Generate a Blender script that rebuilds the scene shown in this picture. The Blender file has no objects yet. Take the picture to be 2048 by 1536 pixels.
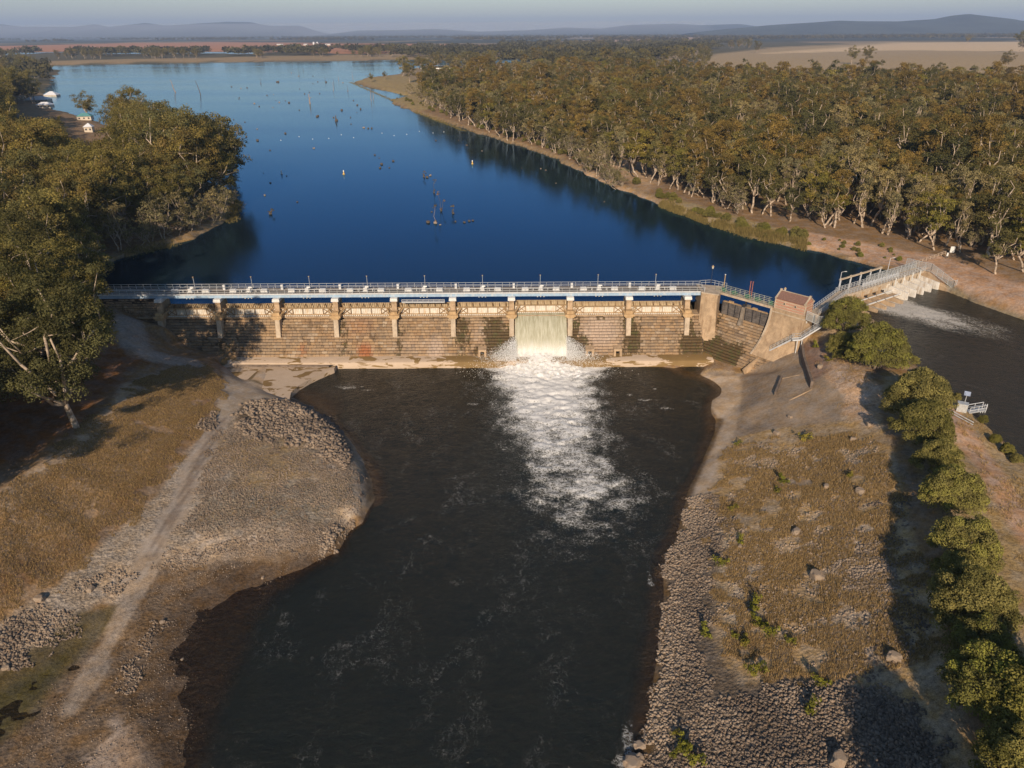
SUN_E = 4.9; SKY_S = .075; SKY_AIR = 1.15; SKY_DUST = .1; SKY_OZ = 3.5; HAZE = 7e-5; EXPO = .34
import bpy, math, random
import numpy as np
from mathutils import Vector, Matrix
from mathutils.bvhtree import BVHTree
from mathutils.geometry import delaunay_2d_cdt
random.seed(7); RNG = np.random.default_rng(7)
SC = bpy.context.scene
COL = SC.collection
R = math.radians
# ------------------------------------------------------------------ camera
FPX = 1430.0; PITCH = R(26.2); ROLL = R(0.35); H = 74.0
_f = np.array([0, math.cos(PITCH), -math.sin(PITCH)])
_u0 = np.array([0, math.sin(PITCH), math.cos(PITCH)]); _r0 = np.array([1.0, 0, 0])
_u = _u0*math.cos(ROLL)+_r0*math.sin(ROLL); _r = _r0*math.cos(ROLL)-_u0*math.sin(ROLL)
def P(px, py, z):
    """surveyed point: sight line of the aerial photo met with the level z"""
    d = FPX*_f+(px-1024)*_r+(768-py)*_u
    t = (z-H)/d[2]
    return (d[0]*t, d[1]*t, z)
def PP(lst, z=None):
    return [P(q[0], q[1], q[2] if len(q) > 2 else z) for q in lst]
def proj(x, y, z):
    v = np.array([x, y, z-H]); dd = v.dot(_f)
    return 1024+FPX*v.dot(_r)/dd, 768-FPX*v.dot(_u)/dd
cd = bpy.data.cameras.new('camera'); cam = bpy.data.objects.new('camera', cd); COL.objects.link(cam)
cd.sensor_width = 36; cd.lens = 36*FPX/2048; cd.clip_start = 1; cd.clip_end = 200000
M3 = Matrix((_r, _u, -_f)).transposed()
cam.matrix_world = Matrix.Translation((0, 0, H)) @ M3.to_4x4()
SC.camera = cam
SC.render.resolution_x = 1024; SC.render.resolution_y = 768
# ------------------------------------------------------------------ helpers
def tag(o, label=None, cat=None, group=None, kind=None):
    if label: o['label'] = label
    if cat: o['category'] = cat
    if group: o['group'] = group
    if kind: o['kind'] = kind
    return o
def empty(name, loc=(0, 0, 0), rz=0, label=None, cat=None, group=None, kind=None):
    o = bpy.data.objects.new(name, None); COL.objects.link(o)
    o.location = loc; o.rotation_euler = (0, 0, rz); o.empty_display_size = .3
    return tag(o, label, cat, group, kind)
def mesh_np(name, V, F, smooth=False):
    V = np.asarray(V, np.float32); F = np.asarray(F, np.int32)
    me = bpy.data.meshes.new(name); k = F.shape[1]
    me.vertices.add(len(V)); me.vertices.foreach_set('co', V.ravel())
    me.loops.add(F.size); me.loops.foreach_set('vertex_index', F.ravel())
    me.polygons.add(len(F)); me.polygons.foreach_set('loop_start', np.arange(0, F.size, k, dtype=np.int32))
    if smooth: me.polygons.foreach_set('use_smooth', np.ones(len(F), bool))
    me.update(calc_edges=True)
    return me
def fattr(me, name, vals):
    a = me.attributes.new(name, 'FLOAT', 'POINT'); a.data.foreach_set('value', np.asarray(vals, np.float32).ravel())
def cattr(me, name, rgb):
    a = me.attributes.new(name, 'FLOAT_COLOR', 'POINT')
    c = np.ones((len(rgb), 4), np.float32); c[:, :3] = rgb; a.data.foreach_set('color', c.ravel())
def link(name, me, mat=None, parent=None, loc=None):
    o = bpy.data.objects.new(name, me); COL.objects.link(o)
    if mat and not me.materials: me.materials.append(mat)
    if parent: o.parent = parent
    if loc is not None: o.location = loc
    return o
class MB:
    """collects boxes, tubes and prisms and links them as ONE mesh object"""
    def __init__(s, xf=None): s.v = []; s.f = []; s.a = []; s.xf = xf; s.cur = 0.5
    def add(s, vs, fs):
        b = len(s.v)
        for p in vs:
            p = Vector(p)
            s.v.append(tuple(s.xf @ p) if s.xf else tuple(p)); s.a.append(s.cur)
        s.f += [tuple(b+i for i in f) for f in fs]
    def box(s, c, d, rz=0, taper=1.0):
        x, y, z = d[0]/2, d[1]/2, d[2]/2; vs = []
        ca, sa = math.cos(rz), math.sin(rz)
        for dz in (-1, 1):
            k = taper if dz > 0 else 1
            for dx, dy in ((-1, -1), (1, -1), (1, 1), (-1, 1)):
                a, b = dx*x*k, dy*y*k
                vs.append((c[0]+a*ca-b*sa, c[1]+a*sa+b*ca, c[2]+dz*z))
        s.add(vs, [(3, 2, 1, 0), (4, 5, 6, 7), (0, 1, 5, 4), (1, 2, 6, 5), (2, 3, 7, 6), (3, 0, 4, 7)])
    def bb(s, x0, x1, y0, y1, z0, z1): s.box(((x0+x1)/2, (y0+y1)/2, (z0+z1)/2), (x1-x0, y1-y0, z1-z0))
    def tube(s, p0, p1, r0, r1=None, n=6):
        r1 = r0 if r1 is None else r1
        p0 = Vector(p0); p1 = Vector(p1); d = p1-p0
        if d.length < 1e-6: return
        a = d.orthogonal().normalized(); b = d.normalized().cross(a); vs = []
        for p, r in ((p0, r0), (p1, r1)):
            for i in range(n):
                t = 2*math.pi*i/n; vs.append(p+a*(r*math.cos(t))+b*(r*math.sin(t)))
        s.add(vs, [(i, (i+1) % n, n+(i+1) % n, n+i) for i in range(n)]+[tuple(range(n-1, -1, -1)), tuple(range(n, 2*n))])
    def bar(s, p0, p1, w, h=None):
        h = w if h is None else h
        p0 = Vector(p0); p1 = Vector(p1); d = (p1-p0).normalized()
        up = Vector((0, 0, 1)) if abs(d.z) < .9 else Vector((0, 1, 0))
        a = d.cross(up).normalized()*w/2; b = a.cross(d).normalized()*h/2
        vs = [p+i*a+j*b for p in (p0, p1) for i, j in ((-1, -1), (1, -1), (1, 1), (-1, 1))]
        s.add(vs, [(3, 2, 1, 0), (4, 5, 6, 7), (0, 1, 5, 4), (1, 2, 6, 5), (2, 3, 7, 6), (3, 0, 4, 7)])
    def prism(s, poly, x0, x1):
        """poly: list of (y,z), extruded along x"""
        n = len(poly); vs = [(x0, y, z) for y, z in poly]+[(x1, y, z) for y, z in poly]
        s.add(vs, [(i, (i+1) % n, n+(i+1) % n, n+i) for i in range(n)]+[tuple(range(n-1, -1, -1)), tuple(range(n, 2*n))])
    def slab(s, poly, z0, z1):
        n = len(poly); vs = [(x, y, z0) for x, y in poly]+[(x, y, z1) for x, y in poly]
        s.add(vs, [(i, (i+1) % n, n+(i+1) % n, n+i) for i in range(n)]+[tuple(range(n-1, -1, -1)), tuple(range(n, 2*n))])
    def build(s, name, mat, parent=None, loc=None, smooth=False, attr=False):
        me = bpy.data.meshes.new(name); me.from_pydata(s.v, [], s.f)
        import bmesh
        bm = bmesh.new(); bm.from_mesh(me); bmesh.ops.recalc_face_normals(bm, faces=bm.faces); bm.to_mesh(me); bm.free()
        if attr: fattr(me, 'rnd', s.a)
        if smooth: me.polygons.foreach_set('use_smooth', [True]*len(me.polygons))
        me.materials.append(mat)
        return link(name, me, None, parent, loc)
def copy_tree(o, parent=None, loc=None, rz=None, scl=None):
    c = o.copy(); COL.objects.link(c)
    if parent: c.parent = parent
    if loc is not None: c.location = loc
    if rz is not None: c.rotation_euler = (0, 0, rz)
    if scl is not None: c.scale = scl if isinstance(scl, tuple) else (scl,)*3
    for ch in [k for k in bpy.data.objects if k.parent == o]: copy_tree(ch, c)
    return c
KIDS = {}
def copy_fast(root, kids, loc, rz, scl):
    c = root.copy(); COL.objects.link(c); c.location = loc; c.rotation_euler = (0, 0, rz)
    c.scale = scl
    for k in kids:
        d = k.copy(); COL.objects.link(d); d.parent = c
    return c
# numpy noise
def _hash(i, j, s): 
    h = (i.astype(np.int64)*374761393+j.astype(np.int64)*668265263+s*974634777) & 0xffffffff
    h = ((h ^ (h >> 13))*1274126177) & 0xffffffff
    return ((h ^ (h >> 16)) & 0xffff)/65535.0
def vnoise(x, y, s=0):
    i = np.floor(x); j = np.floor(y); u = x-i; v = y-j; u = u*u*(3-2*u); v = v*v*(3-2*v)
    return (_hash(i, j, s)*(1-u)+_hash(i+1, j, s)*u)*(1-v)+(_hash(i, j+1, s)*(1-u)+_hash(i+1, j+1, s)*u)*v
def fbm(x, y, s=0, o=4):
    x = np.asarray(x, float); y = np.asarray(y, float)
    t = 0; a = .5; n = 0
    for k in range(o): t = t+a*vnoise(x*2**k+k*17.3, y*2**k-k*9.1, s+k); n += a; a *= .5
    return t/n
def sdist(X, Y, poly):
    """signed distance to a polygon, negative inside"""
    poly = np.array([p[:2] for p in poly], float); n = len(poly)
    d = np.full(X.shape, 1e18); ins = np.zeros(X.shape, bool)
    for i in range(n):
        a = poly[i]; b = poly[(i+1) % n]; e = b-a
        t = np.clip(((X-a[0])*e[0]+(Y-a[1])*e[1])/(e.dot(e)+1e-12), 0, 1)
        d = np.minimum(d, (X-a[0]-e[0]*t)**2+(Y-a[1]-e[1]*t)**2)
        c = ((a[1] > Y) != (b[1] > Y))
        with np.errstate(divide='ignore', invalid='ignore'):
            xi = (b[0]-a[0])*(Y-a[1])/(b[1]-a[1]+1e-18)+a[0]
        ins ^= c & (X < xi)
    d = np.sqrt(d)
    return np.where(ins, -d, d)
def ldist(X, Y, line):
    line = np.array([p[:2] for p in line], float); d = np.full(X.shape, 1e18)
    for i in range(len(line)-1):
        a = line[i]; e = line[i+1]-a
        t = np.clip(((X-a[0])*e[0]+(Y-a[1])*e[1])/(e.dot(e)+1e-12), 0, 1)
        d = np.minimum(d, (X-a[0]-e[0]*t)**2+(Y-a[1]-e[1]*t)**2)
    return np.sqrt(d)
def sstep(a, b, x):
    t = np.clip((x-a)/(b-a), 0, 1); return t*t*(3-2*t)
# ------------------------------------------------------------------ material kit
class NT:
    def __init__(s, name):
        s.m = bpy.data.materials.new(name); s.m.use_nodes = True; s.t = s.m.node_tree; s.t.nodes.clear()
        s.out = s.n('ShaderNodeOutputMaterial')
    def n(s, typ, **kw):
        nd = s.t.nodes.new(typ)
        for k, v in kw.items():
            if k.startswith('_'): nd.inputs[k[1:]].default_value = v
            else: setattr(nd, k, v)
        return nd
    def l(s, a, b): s.t.links.new(a, b)
    def val(s, sock, v):
        if hasattr(v, 'links') or isinstance(v, bpy.types.NodeSocket): s.l(v, sock)
        else: sock.default_value = v
    def pos(s):
        return s.n('ShaderNodeNewGeometry').outputs['Position']
    def scale(s, vec, sc):
        m = s.n('ShaderNodeMapping'); m.inputs['Scale'].default_value = sc; s.l(vec, m.inputs['Vector']); return m.outputs[0]
    def noise(s, vec, sc, det=4, rough=.55, dist=0):
        n = s.n('ShaderNodeTexNoise'); n.inputs['Scale'].default_value = sc; n.inputs['Detail'].default_value = det
        n.inputs['Roughness'].default_value = rough; n.inputs['Distortion'].default_value = dist; s.l(vec, n.inputs['Vector']); return n.outputs['Fac']
    def voro(s, vec, sc, feat='F1', out='Distance', rnd=1):
        n = s.n('ShaderNodeTexVoronoi', feature=feat); n.inputs['Scale'].default_value = sc; n.inputs['Randomness'].default_value = rnd; s.l(vec, n.inputs['Vector']); return n.outputs[out]
    def mp(s, v, a, b, c=0, d=1, smooth=True):
        m = s.n('ShaderNodeMapRange'); 
        if smooth: m.interpolation_type = 'SMOOTHSTEP'
        s.val(m.inputs[0], v); s.val(m.inputs[1], a); s.val(m.inputs[2], b); s.val(m.inputs[3], c); s.val(m.inputs[4], d); return m.outputs[0]
    def math(s, op, a, b=0.0, c=0.0):
        m = s.n('ShaderNodeMath', operation=op); s.val(m.inputs[0], a); s.val(m.inputs[1], b); s.val(m.inputs[2], c); return m.outputs[0]
    def mix(s, fac, a, b, mode='MIX'):
        m = s.n('ShaderNodeMix', data_type='RGBA', blend_type=mode); s.val(m.inputs[0], fac)
        for k, v in ((6, a), (7, b)):
            if isinstance(v, (tuple, list)): v = (*v[:3], 1)
            s.val(m.inputs[k], v)
        return m.outputs[2]
    def attr(s, name, out='Fac'):
        a = s.n('ShaderNodeAttribute'); a.attribute_name = name; return a.outputs[out]
    def rand(s): return s.n('ShaderNodeObjectInfo').outputs['Random']
    def bump(s, h, st=.5, dist=.1):
        b = s.n('ShaderNodeBump'); b.inputs['Strength'].default_value = st; b.inputs['Distance'].default_value = dist; s.l(h, b.inputs['Height']); return b.outputs[0]
    def bsdf(s, col, rough=.8, metal=0, nrm=None, spec=.3, **kw):
        b = s.n('ShaderNodeBsdfPrincipled')
        if isinstance(col, (tuple, list)): col = (*col[:3], 1)
        s.val(b.inputs['Base Color'], col); s.val(b.inputs['Roughness'], rough); s.val(b.inputs['Metallic'], metal)
        b.inputs['Specular IOR Level'].default_value = spec
        if nrm: s.l(nrm, b.inputs['Normal'])
        for k, v in kw.items(): s.val(b.inputs[k.replace('_', ' ')], v)
        return b.outputs[0]
    def end(s, sh): s.l(sh, s.out.inputs['Surface']); return s.m
def simple(name, col, rough=.7, metal=0, var=.25, sc=1.5, bump=.2, dirt=None):
    n = NT(name); p = n.pos(); a = n.noise(p, sc, 5, .6); b = n.noise(p, sc*9, 3, .6)
    f = n.math('ADD', n.math('MULTIPLY', a, .7), n.math('MULTIPLY', b, .3))
    lo = tuple(c*(1-var) for c in col); hi = tuple(min(1, c*(1+var)) for c in col)
    c = n.mix(n.mp(f, .35, .65), lo, hi)
    if dirt:
        z = n.scale(p, (1.2, 1.2, .25)); c = n.mix(n.mp(n.noise(z, 1.1, 5, .65), .48, .68, 0, dirt[1]), c, dirt[0])
    return n.end(n.bsdf(c, rough, metal, n.bump(b, bump, .05)))
# ------------------------------------------------------------------ layout (metres; river level 0, lake level 12.8, canal level 11.5)
ZL = 12.8; ZC = 11.5
BAY = 14.5
T2 = Vector((.66, -.751, 0)); N2 = Vector((-.751, -.66, 0)); W0 = Vector((51.6, 168, 0)); W1 = Vector((60.9, 157.4, 0))
REG0 = Vector((82.8, 169.6, 0)); REG1 = Vector((110.6, 188.0, 0)); RT = (REG1-REG0).normalized(); RN = Vector((RT.y, -RT.x, 0))
right_shore = PP([(1800, 548), (1700, 520), (1640, 505), (1600, 497), (1500, 475), (1420, 447), (1345, 420), (1290, 398), (1220, 370), (1150, 338), (1100, 313), (1050, 296), (985, 276), (930, 258), (870, 238), (820, 221), (782, 205), (786, 200), (825, 193), (770, 181), (740, 176), (705, 165), (730, 158), (760, 154), (800, 149), (815, 141), (850, 134), (960, 130)], ZL)
far_shore = PP([(1090, 121), (1020, 117), (880, 119), (800, 120), (600, 123), (400, 125), (200, 129), (82, 131), (120, 141)], ZL)
left_shore = [(-470, 760), (-330, 600), (-262, 520), (-205, 430), (-158, 365), (-135, 330)]+[q[:2] for q in PP([(476, 388), (478, 410), (455, 440), (420, 462), (385, 478), (345, 490), (300, 500), (262, 512), (225, 522), (200, 530)], ZL)]
lake_poly = [(-118, 171), (47, 171), (52.5, 169.3), (62, 158.8), (66.5, 153.7), (70.5, 157.5), (73.5, 161.5), (82.3, 170.4), (110.1, 188.8), (117, 192.5)]+[q[:2] for q in right_shore]+[q[:2] for q in far_shore]+left_shore+[(-120, 185)]
ponds = [PP(q, ZL) for q in (
    [(-300, 118), (0, 113), (80, 108), (150, 107), (260, 110), (400, 108), (530, 110), (520, 105), (380, 103), (200, 102), (60, 105), (-300, 108)],
    [(1225, 116), (1290, 115), (1280, 109), (1235, 109)], [(1060, 130), (1110, 127), (1090, 121), (1050, 122)],
    [(1050, 183), (1085, 180), (1070, 176), (1048, 177)], [(-200, 150), (10, 146), (30, 138), (-200, 138)])]
river_l = [(446, 735), (480, 752), (560, 790), (583, 797), (615, 815), (650, 838), (678, 860), (702, 885), (722, 920), (733, 950), (740, 985), (740, 1012), (728, 1040), (700, 1057), (680, 1098), (655, 1112), (620, 1132), (500, 1160), (420, 1205), (375, 1280), (350, 1380), (345, 1500), (345, 1640), (345, 1900)]
river_r = [(1345, 737), (1395, 748), (1425, 762), (1443, 778), (1440, 790), (1421, 800), (1418, 825), (1440, 840), (1430, 865), (1405, 920), (1378, 975), (1370, 1010), (1350, 1080), (1325, 1130), (1326, 1200), (1318, 1300), (1302, 1400), (1292, 1470), (1285, 1536), (1270, 1650), (1250, 1900)]
ctl = [(a, b, 0.0) for a, b in river_l+river_r]
# steep revetment above the left shore
ctl += [(545, 792, 2.0), (586, 807, 2.2), (628, 829, 2.4), (663, 857, 2.4), (685, 888, 2.5), (703, 918, 2.5), (712, 950, 2.5), (716, 982, 2.5), (716, 1006, 2.4), (714, 1028, 1.9), (692, 1043, 1.3), (664, 1090, 1.3)]
# left flat
ctl += [(500, 772, 1.9), (480, 800, 3), (450, 850, 3.2), (550, 870, 2.9), (620, 930, 2.8), (550, 960, 2.8), (600, 1030, 2.5), (450, 1000, 2.7), (350, 1050, 2.4), (550, 1085, 1.7), (450, 1120, 1.2), (600, 1100, 1.3), (300, 1130, 1.4), (250, 1220, .7), (160, 1390, .35), (220, 1480, .35), (270, 1500, .5), (320, 1440, .2), (0, 1536, .3), (110, 1400, .2), (0, 1440, .0), (190, 1270, .1), (80, 1350, .0), (-200, 1500, .3), (300, 1300, .3), (0, 1360, .5), (100, 1270, .6), (150, 1700, .4), (-300, 1900, 1), (250, 1900, .3)]
ctl += [(449, 748, 2.6), (447, 765, 3.4), (430, 835, 3.6), (370, 915, 3.4), (290, 1010, 3), (200, 1090, 2.5), (110, 1170, 2), (0, 1245, 1.8), (-200, 1400, 1.6)]
ctl += [(400, 722, 5.6), (320, 745, 8), (240, 795, 9.5), (150, 870, 10), (60, 935, 10.3), (0, 985, 10.5), (-150, 1090, 10.5)]
ctl += [(-200, 800, 12), (0, 800, 11.8), (100, 770, 11.8), (200, 690, 11.6), (130, 830, 10.8), (0, 930, 10.8), (265, 690, 10.2), (300, 700, 8.8), (340, 705, 6.4), (385, 710, 4.6), (430, 720, 3)]
ctl += [(345, 668, 5.6), (318, 655, 7.2), (292, 642, 9.5), (255, 636, 12), (225, 612, 13.6), (150, 600, 14), (0, 600, 14.2), (-200, 600, 14.5), (370, 688, 4.4), (400, 697, 3.2), (440, 712, 2.1)]
# river bed
ctl += [(700, 780, -1.5), (800, 850, -4), (1000, 1000, -4), (1200, 1000, -4), (1300, 850, -3), (900, 1200, -4), (1000, 1500, -4), (1150, 1300, -3.5), (1230, 1200, -1.6), (1220, 1330, -1.2), (1190, 1450, -1.4), (560, 1190, -.35), (480, 1260, -.35), (540, 1320, -.8), (440, 1400, -.45), (600, 1280, -1.4), (560, 1450, -1.3), (700, 1250, -3), (680, 1450, -3), (800, 1650, -4), (1100, 1800, -4), (500, 1700, -.8), (760, 1080, -3), (1380, 800, -1.5), (1330, 950, -2.5)]
# right bank: concrete lining, grass slope, embankment crest, canal
ctl += [(1470, 752, .8), (1490, 752, 1.2), (1515, 728, 3.2), (1545, 706, 5.4), (1575, 690, 7.4), (1606, 676, 9.6), (1640, 660, 12.3), (1655, 652, 13.6), (1690, 660, 14), (1640, 715, 10.2), (1600, 745, 7.8), (1560, 790, 5.4), (1490, 790, 1.5), (1500, 850, 2.3), (1460, 905, 1.6), (1470, 870, 1.6), (1440, 905, .9), (1550, 850, 4.2), (1640, 850, 7.2), (1700, 800, 10.2), (1735, 760, 12.6)]
ctl += [(1420, 950, 1.2), (1500, 1000, 3.2), (1600, 1000, 6.2), (1700, 1000, 9), (1780, 960, 11.6), (1395, 1000, 1.0), (1400, 1100, 1.6), (1500, 1150, 3.6), (1620, 1150, 6), (1740, 1150, 8.8), (1375, 1300, 1.7), (1480, 1300, 3.3), (1600, 1300, 5.5), (1720, 1300, 8), (1830, 1250, 10.6), (1370, 1450, 2), (1500, 1450, 4), (1620, 1450, 6), (1750, 1450, 8.3), (1380, 1650, 2), (1600, 1700, 6)]
ctl += [(1760, 770, 13), (1820, 880, 13), (1870, 1000, 13), (1920, 1130, 13), (1975, 1300, 13), (2040, 1480, 13), (2120, 1700, 13)]
ctl += [(1780, 690, 13.6), (1815, 716, 13.2), (1850, 760, 13), (1920, 850, 13), (1990, 965, 13), (2048, 1055, 13), (2170, 1250, 13), (2400, 1600, 13)]
ctl += [(a, b, ZC) for a, b in [(1800, 700), (1835, 733), (1900, 785), (1960, 840), (2048, 925), (2200, 1090), (2450, 1350)]]
ctl += [(1722, 645, 13.6), (1800, 650, 9), (1870, 600, 9.5), (1900, 690, 9), (2048, 770, 9), (2300, 940, 9), (2700, 1250, 9)]
ctl += [(a, b, ZC) for a, b in [(1890, 585), (1950, 607), (2048, 640), (2250, 715), (2600, 850)]]
ctl += [(1885, 555, 14.5), (1960, 575, 14.6), (2048, 602, 14.6), (2250, 670, 14.8), (2100, 580, 15.2), (2300, 600, 15.2), (1700, 640, 14.2), (1668, 636, 14.0), (2700, 780, 15)]
pts3 = [P(*c) for c in ctl]
# masonry foot and hidden ground inside the weir
for i in range(12):
    x = -84+i*11.7
    pts3 += [(x, 161.5, 1.3 if x > -72 else 3.0+(-72-x)*.3), (x, 172, 8.0), (x, 164, 2.2 if x > -72 else 4.5+(-72-x)*.4)]
    if x > -60: pts3 += [(x, 158.6, -1.8)]
pts3 += [(51.6+2.6, 168+2.3, 7), (60.9+2.6, 157.4+2.3, 7), (47.5, 163.4, 1.2), (56.8, 152.9, 1.2), (50, 161.2, 1.2), (66, 160, 12.4), (72, 163, 12.2), (-100, 171, 13.6), (-140, 172, 14), (-105, 176, 12.6), (73, 156, 13.9), (80, 163.5, 13.9), (84, 168, 13.9), (52, 172, 9), (46, 172, 9)]
for x, y, z in [(-260, -40, 12), (-260, 60, 12), (-260, 200, 15), (-60, -40, 2), (0, -40, -4), (60, -40, 3), (110, -40, 13), (170, -40, 9), (260, -40, 12), (260, 60, 14), (260, 200, 15.5), (170, 225, 15.5), (140, 215, 15.5), (-260, 260, 15.5), (260, 260, 15.5), (0, 260, 8), (-120, 190, 14), (-170, 230, 15.5)]:
    pts3.append((x, y, z))
vco = [Vector((p[0], p[1])) for p in pts3]
r_ = delaunay_2d_cdt(vco, [], [], 0, 1e-4, True)
zz = {}
tin_v = []
for k, v in enumerate(r_[0]):
    ids = r_[3][k]; z = pts3[ids[0]][2] if ids else 0
    tin_v.append(Vector((v.x, v.y, z)))
TIN = BVHTree.FromPolygons(tin_v, [list(t) for t in r_[2]])
# grid lines: fine near the weir, growing outward to the horizon
def grow(a, b, s0, k):
    o = [a]; s = s0
    while o[-1] < b: s = max(s0, abs(o[-1])*k); o.append(o[-1]+s)
    return o
xr = list(np.arange(0, 128, .55)); xr = xr+grow(128.6, 34000, .8, .022)
XS = np.array([-x for x in xr[:0:-1]]+xr)
ys = list(np.arange(-60, 36, 4.0))+list(np.arange(36, 205, .55)); y = ys[-1]
while y < 34000: y += max(.7, min(y*y/(FPX*66)*1.5, y*.06)); ys.append(y)
YS = np.array(ys)
GX, GY = np.meshgrid(XS, YS); shp = GX.shape
Z = np.full(shp, 15.5)
near = (GX > -255) & (GX < 255) & (GY < 258) & (GY > -39)
idx = np.argwhere(near); dn = Vector((0, 0, -1))
vals = np.empty(len(idx))
for q, (i, j) in enumerate(idx):
    h = TIN.ray_cast(Vector((XS[j], YS[i], 100)), dn)[0]
    vals[q] = h.z if h else 13
Z[near] = vals
Z = np.where(near & (Z < -.05) & (GY < 162) & (GX > -36), Z*1.8, Z)
edge = sstep(225, 250, np.abs(GX)); Z = Z*(1-edge)+15.5*edge
edge = sstep(222, 250, GY); Z = Z*(1-edge)+15.5*edge
# soften the facets of the survey triangulation in the near field
i0, i1 = np.searchsorted(YS, [36, 204]); j0, j1 = np.searchsorted(XS, [-127, 127])
sub = Z[i0:i1, j0:j1].copy()
for _ in range(6):
    p = np.pad(sub, 1, mode='edge'); sub = (p[:-2, 1:-1]+p[2:, 1:-1]+p[1:-1, :-2]+p[1:-1, 2:]+2*p[1:-1, 1:-1])/6
Z[i0:i1, j0:j1] = sub
# lake shaping
wob = (fbm(GX/9, GY/9, 3)-.5)*np.clip(GY/60, 1.0, 30)*.9
dl = sdist(GX, GY, lake_poly); dls = dl+np.where(GY > 205, wob, 0)
for pd in ponds: dls = np.where(GY > 300, np.minimum(dls, sdist(GX, GY, pd)+wob), dls)
up = (GY > 172) | (dl < 0)
land = ZL+.1+1.3*(1-np.exp(-np.clip(dls, 0, None)/1.4))+1.3*(1-np.exp(-np.clip(dls, 0, None)/22.0))
bed = ZL-.12-np.clip(-dls, 0, 18)*.28
Z = np.where(up & (dls < 0), np.minimum(Z, bed), Z)
wl = sstep(205, 222, GY)
Z = np.where(up & (dls >= 0), Z*(1-wl)+land*wl, Z)
nearsh = up & (dls >= 0) & (GY <= 222) & (dls < 12) & (GX > 121)
Z = np.where(nearsh, np.minimum(Z, np.maximum(land+dls*.05, 13)), Z)
# undulation
am = np.clip((GY-300)/3000, 0, 1)
Z += np.where(dls > 30, am*14*(fbm(GX/2600, GY/2600, 5, 3)-.35), 0)
Z += .35*(fbm(GX/5, GY/5, 8)-.5)*(np.abs(Z) > .5)*(Z < 40)*(GY < 1000)*(dls > 1.5)
# right distant farm rise
rise = np.exp(-((GX-1100)/520)**2-((GY-1300)/500)**2)*15; Z += np.where(dls > 40, rise, 0)
cX = (GX-REG0.x)*RT.x+(GY-REG0.y)*RT.y; cY = (GX-REG0.x)*RN.x+(GY-REG0.y)*RN.y; LRg = (REG1-REG0).length
cw = np.maximum(np.maximum(-.3-cX, cX-LRg-.2), np.maximum(.2-cY, cY-15))
Z = np.where(cw < 0, np.minimum(Z, 9.0), np.where((cw < 3) & (cY > 0), np.minimum(Z, 9.5+cw*2.0), Z))
cpoly = [tuple((REG0+RT*a+RN*b)[:2]) for a, b in ((-.3, .3), (-.3, 8.5))]+[q[:2] for q in PP([(1800, 700), (1835, 733), (1900, 785), (1960, 840), (2048, 925), (2200, 1090), (2450, 1350), (3000, 1900), (3400, 1300), (2600, 850), (2250, 715), (2048, 640), (1950, 606)], ZC)]+[tuple((REG0+RT*a+RN*b)[:2]) for a, b in ((LRg+.2, 9), (LRg+.2, .3))]
nr_ = (GY < 215) & (GY > -20) & (GX > 60) & (GX < 320) & (cY > .3); dc = np.full(shp, 99.0); dc[nr_] = sdist(GX[nr_], GY[nr_], cpoly)
Z = np.where(dc < 0, np.minimum(Z, np.maximum(ZC-.1+dc*.6, 9)), Z); rt = (dc >= 0) & (dc < 99) & (cX > LRg*.6)
kk = sstep(0, 14, dc); Z = np.where(rt, (ZC+.1+3.2*(1-np.exp(-dc/2.6)))*(1-kk)+np.maximum(Z, 14.6)*kk, Z)
lf = (dc >= 0) & (dc < 6) & (cX <= LRg*.6); Z = np.where(lf, np.minimum(Z, ZC+.1+dc*.5), Z)
lowm = (GX < -14) & (GY < 125) & (GY > 20)
Z = Z+np.where(lowm, (1-sstep(.35, .9, np.abs(Z)))*(.75*(fbm(GX/7, GY/5, 301, 4)-.5)+.16*(fbm(GX/1.2, GY/1.2, 302, 3)-.5)), 0)
HZ = Z
def ground(x, y):
    i = int(np.clip(np.searchsorted(YS, y)-1, 0, len(YS)-2)); j = int(np.clip(np.searchsorted(XS, x)-1, 0, len(XS)-2))
    u = (x-XS[j])/(XS[j+1]-XS[j]); v = (y-YS[i])/(YS[i+1]-YS[i])
    return float((HZ[i, j]*(1-u)+HZ[i, j+1]*u)*(1-v)+(HZ[i+1, j]*(1-u)+HZ[i+1, j+1]*u)*v)
def ground_np(x, y):
    x = np.asarray(x); y = np.asarray(y)
    i = np.clip(np.searchsorted(YS, y)-1, 0, len(YS)-2); j = np.clip(np.searchsorted(XS, x)-1, 0, len(XS)-2)
    u = (x-XS[j])/(XS[j+1]-XS[j]); v = (y-YS[i])/(YS[i+1]-YS[i])
    return (HZ[i, j]*(1-u)+HZ[i, j+1]*u)*(1-v)+(HZ[i+1, j]*(1-u)+HZ[i+1, j+1]*u)*v
def PG(px, py, z0=13.0):
    """point of the terrain under a photo position"""
    z = z0
    for _ in range(12):
        p = P(px, py, z); z = .5*z+.5*ground(p[0], p[1])
    p = P(px, py, z); return Vector((p[0], p[1], z))
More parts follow.
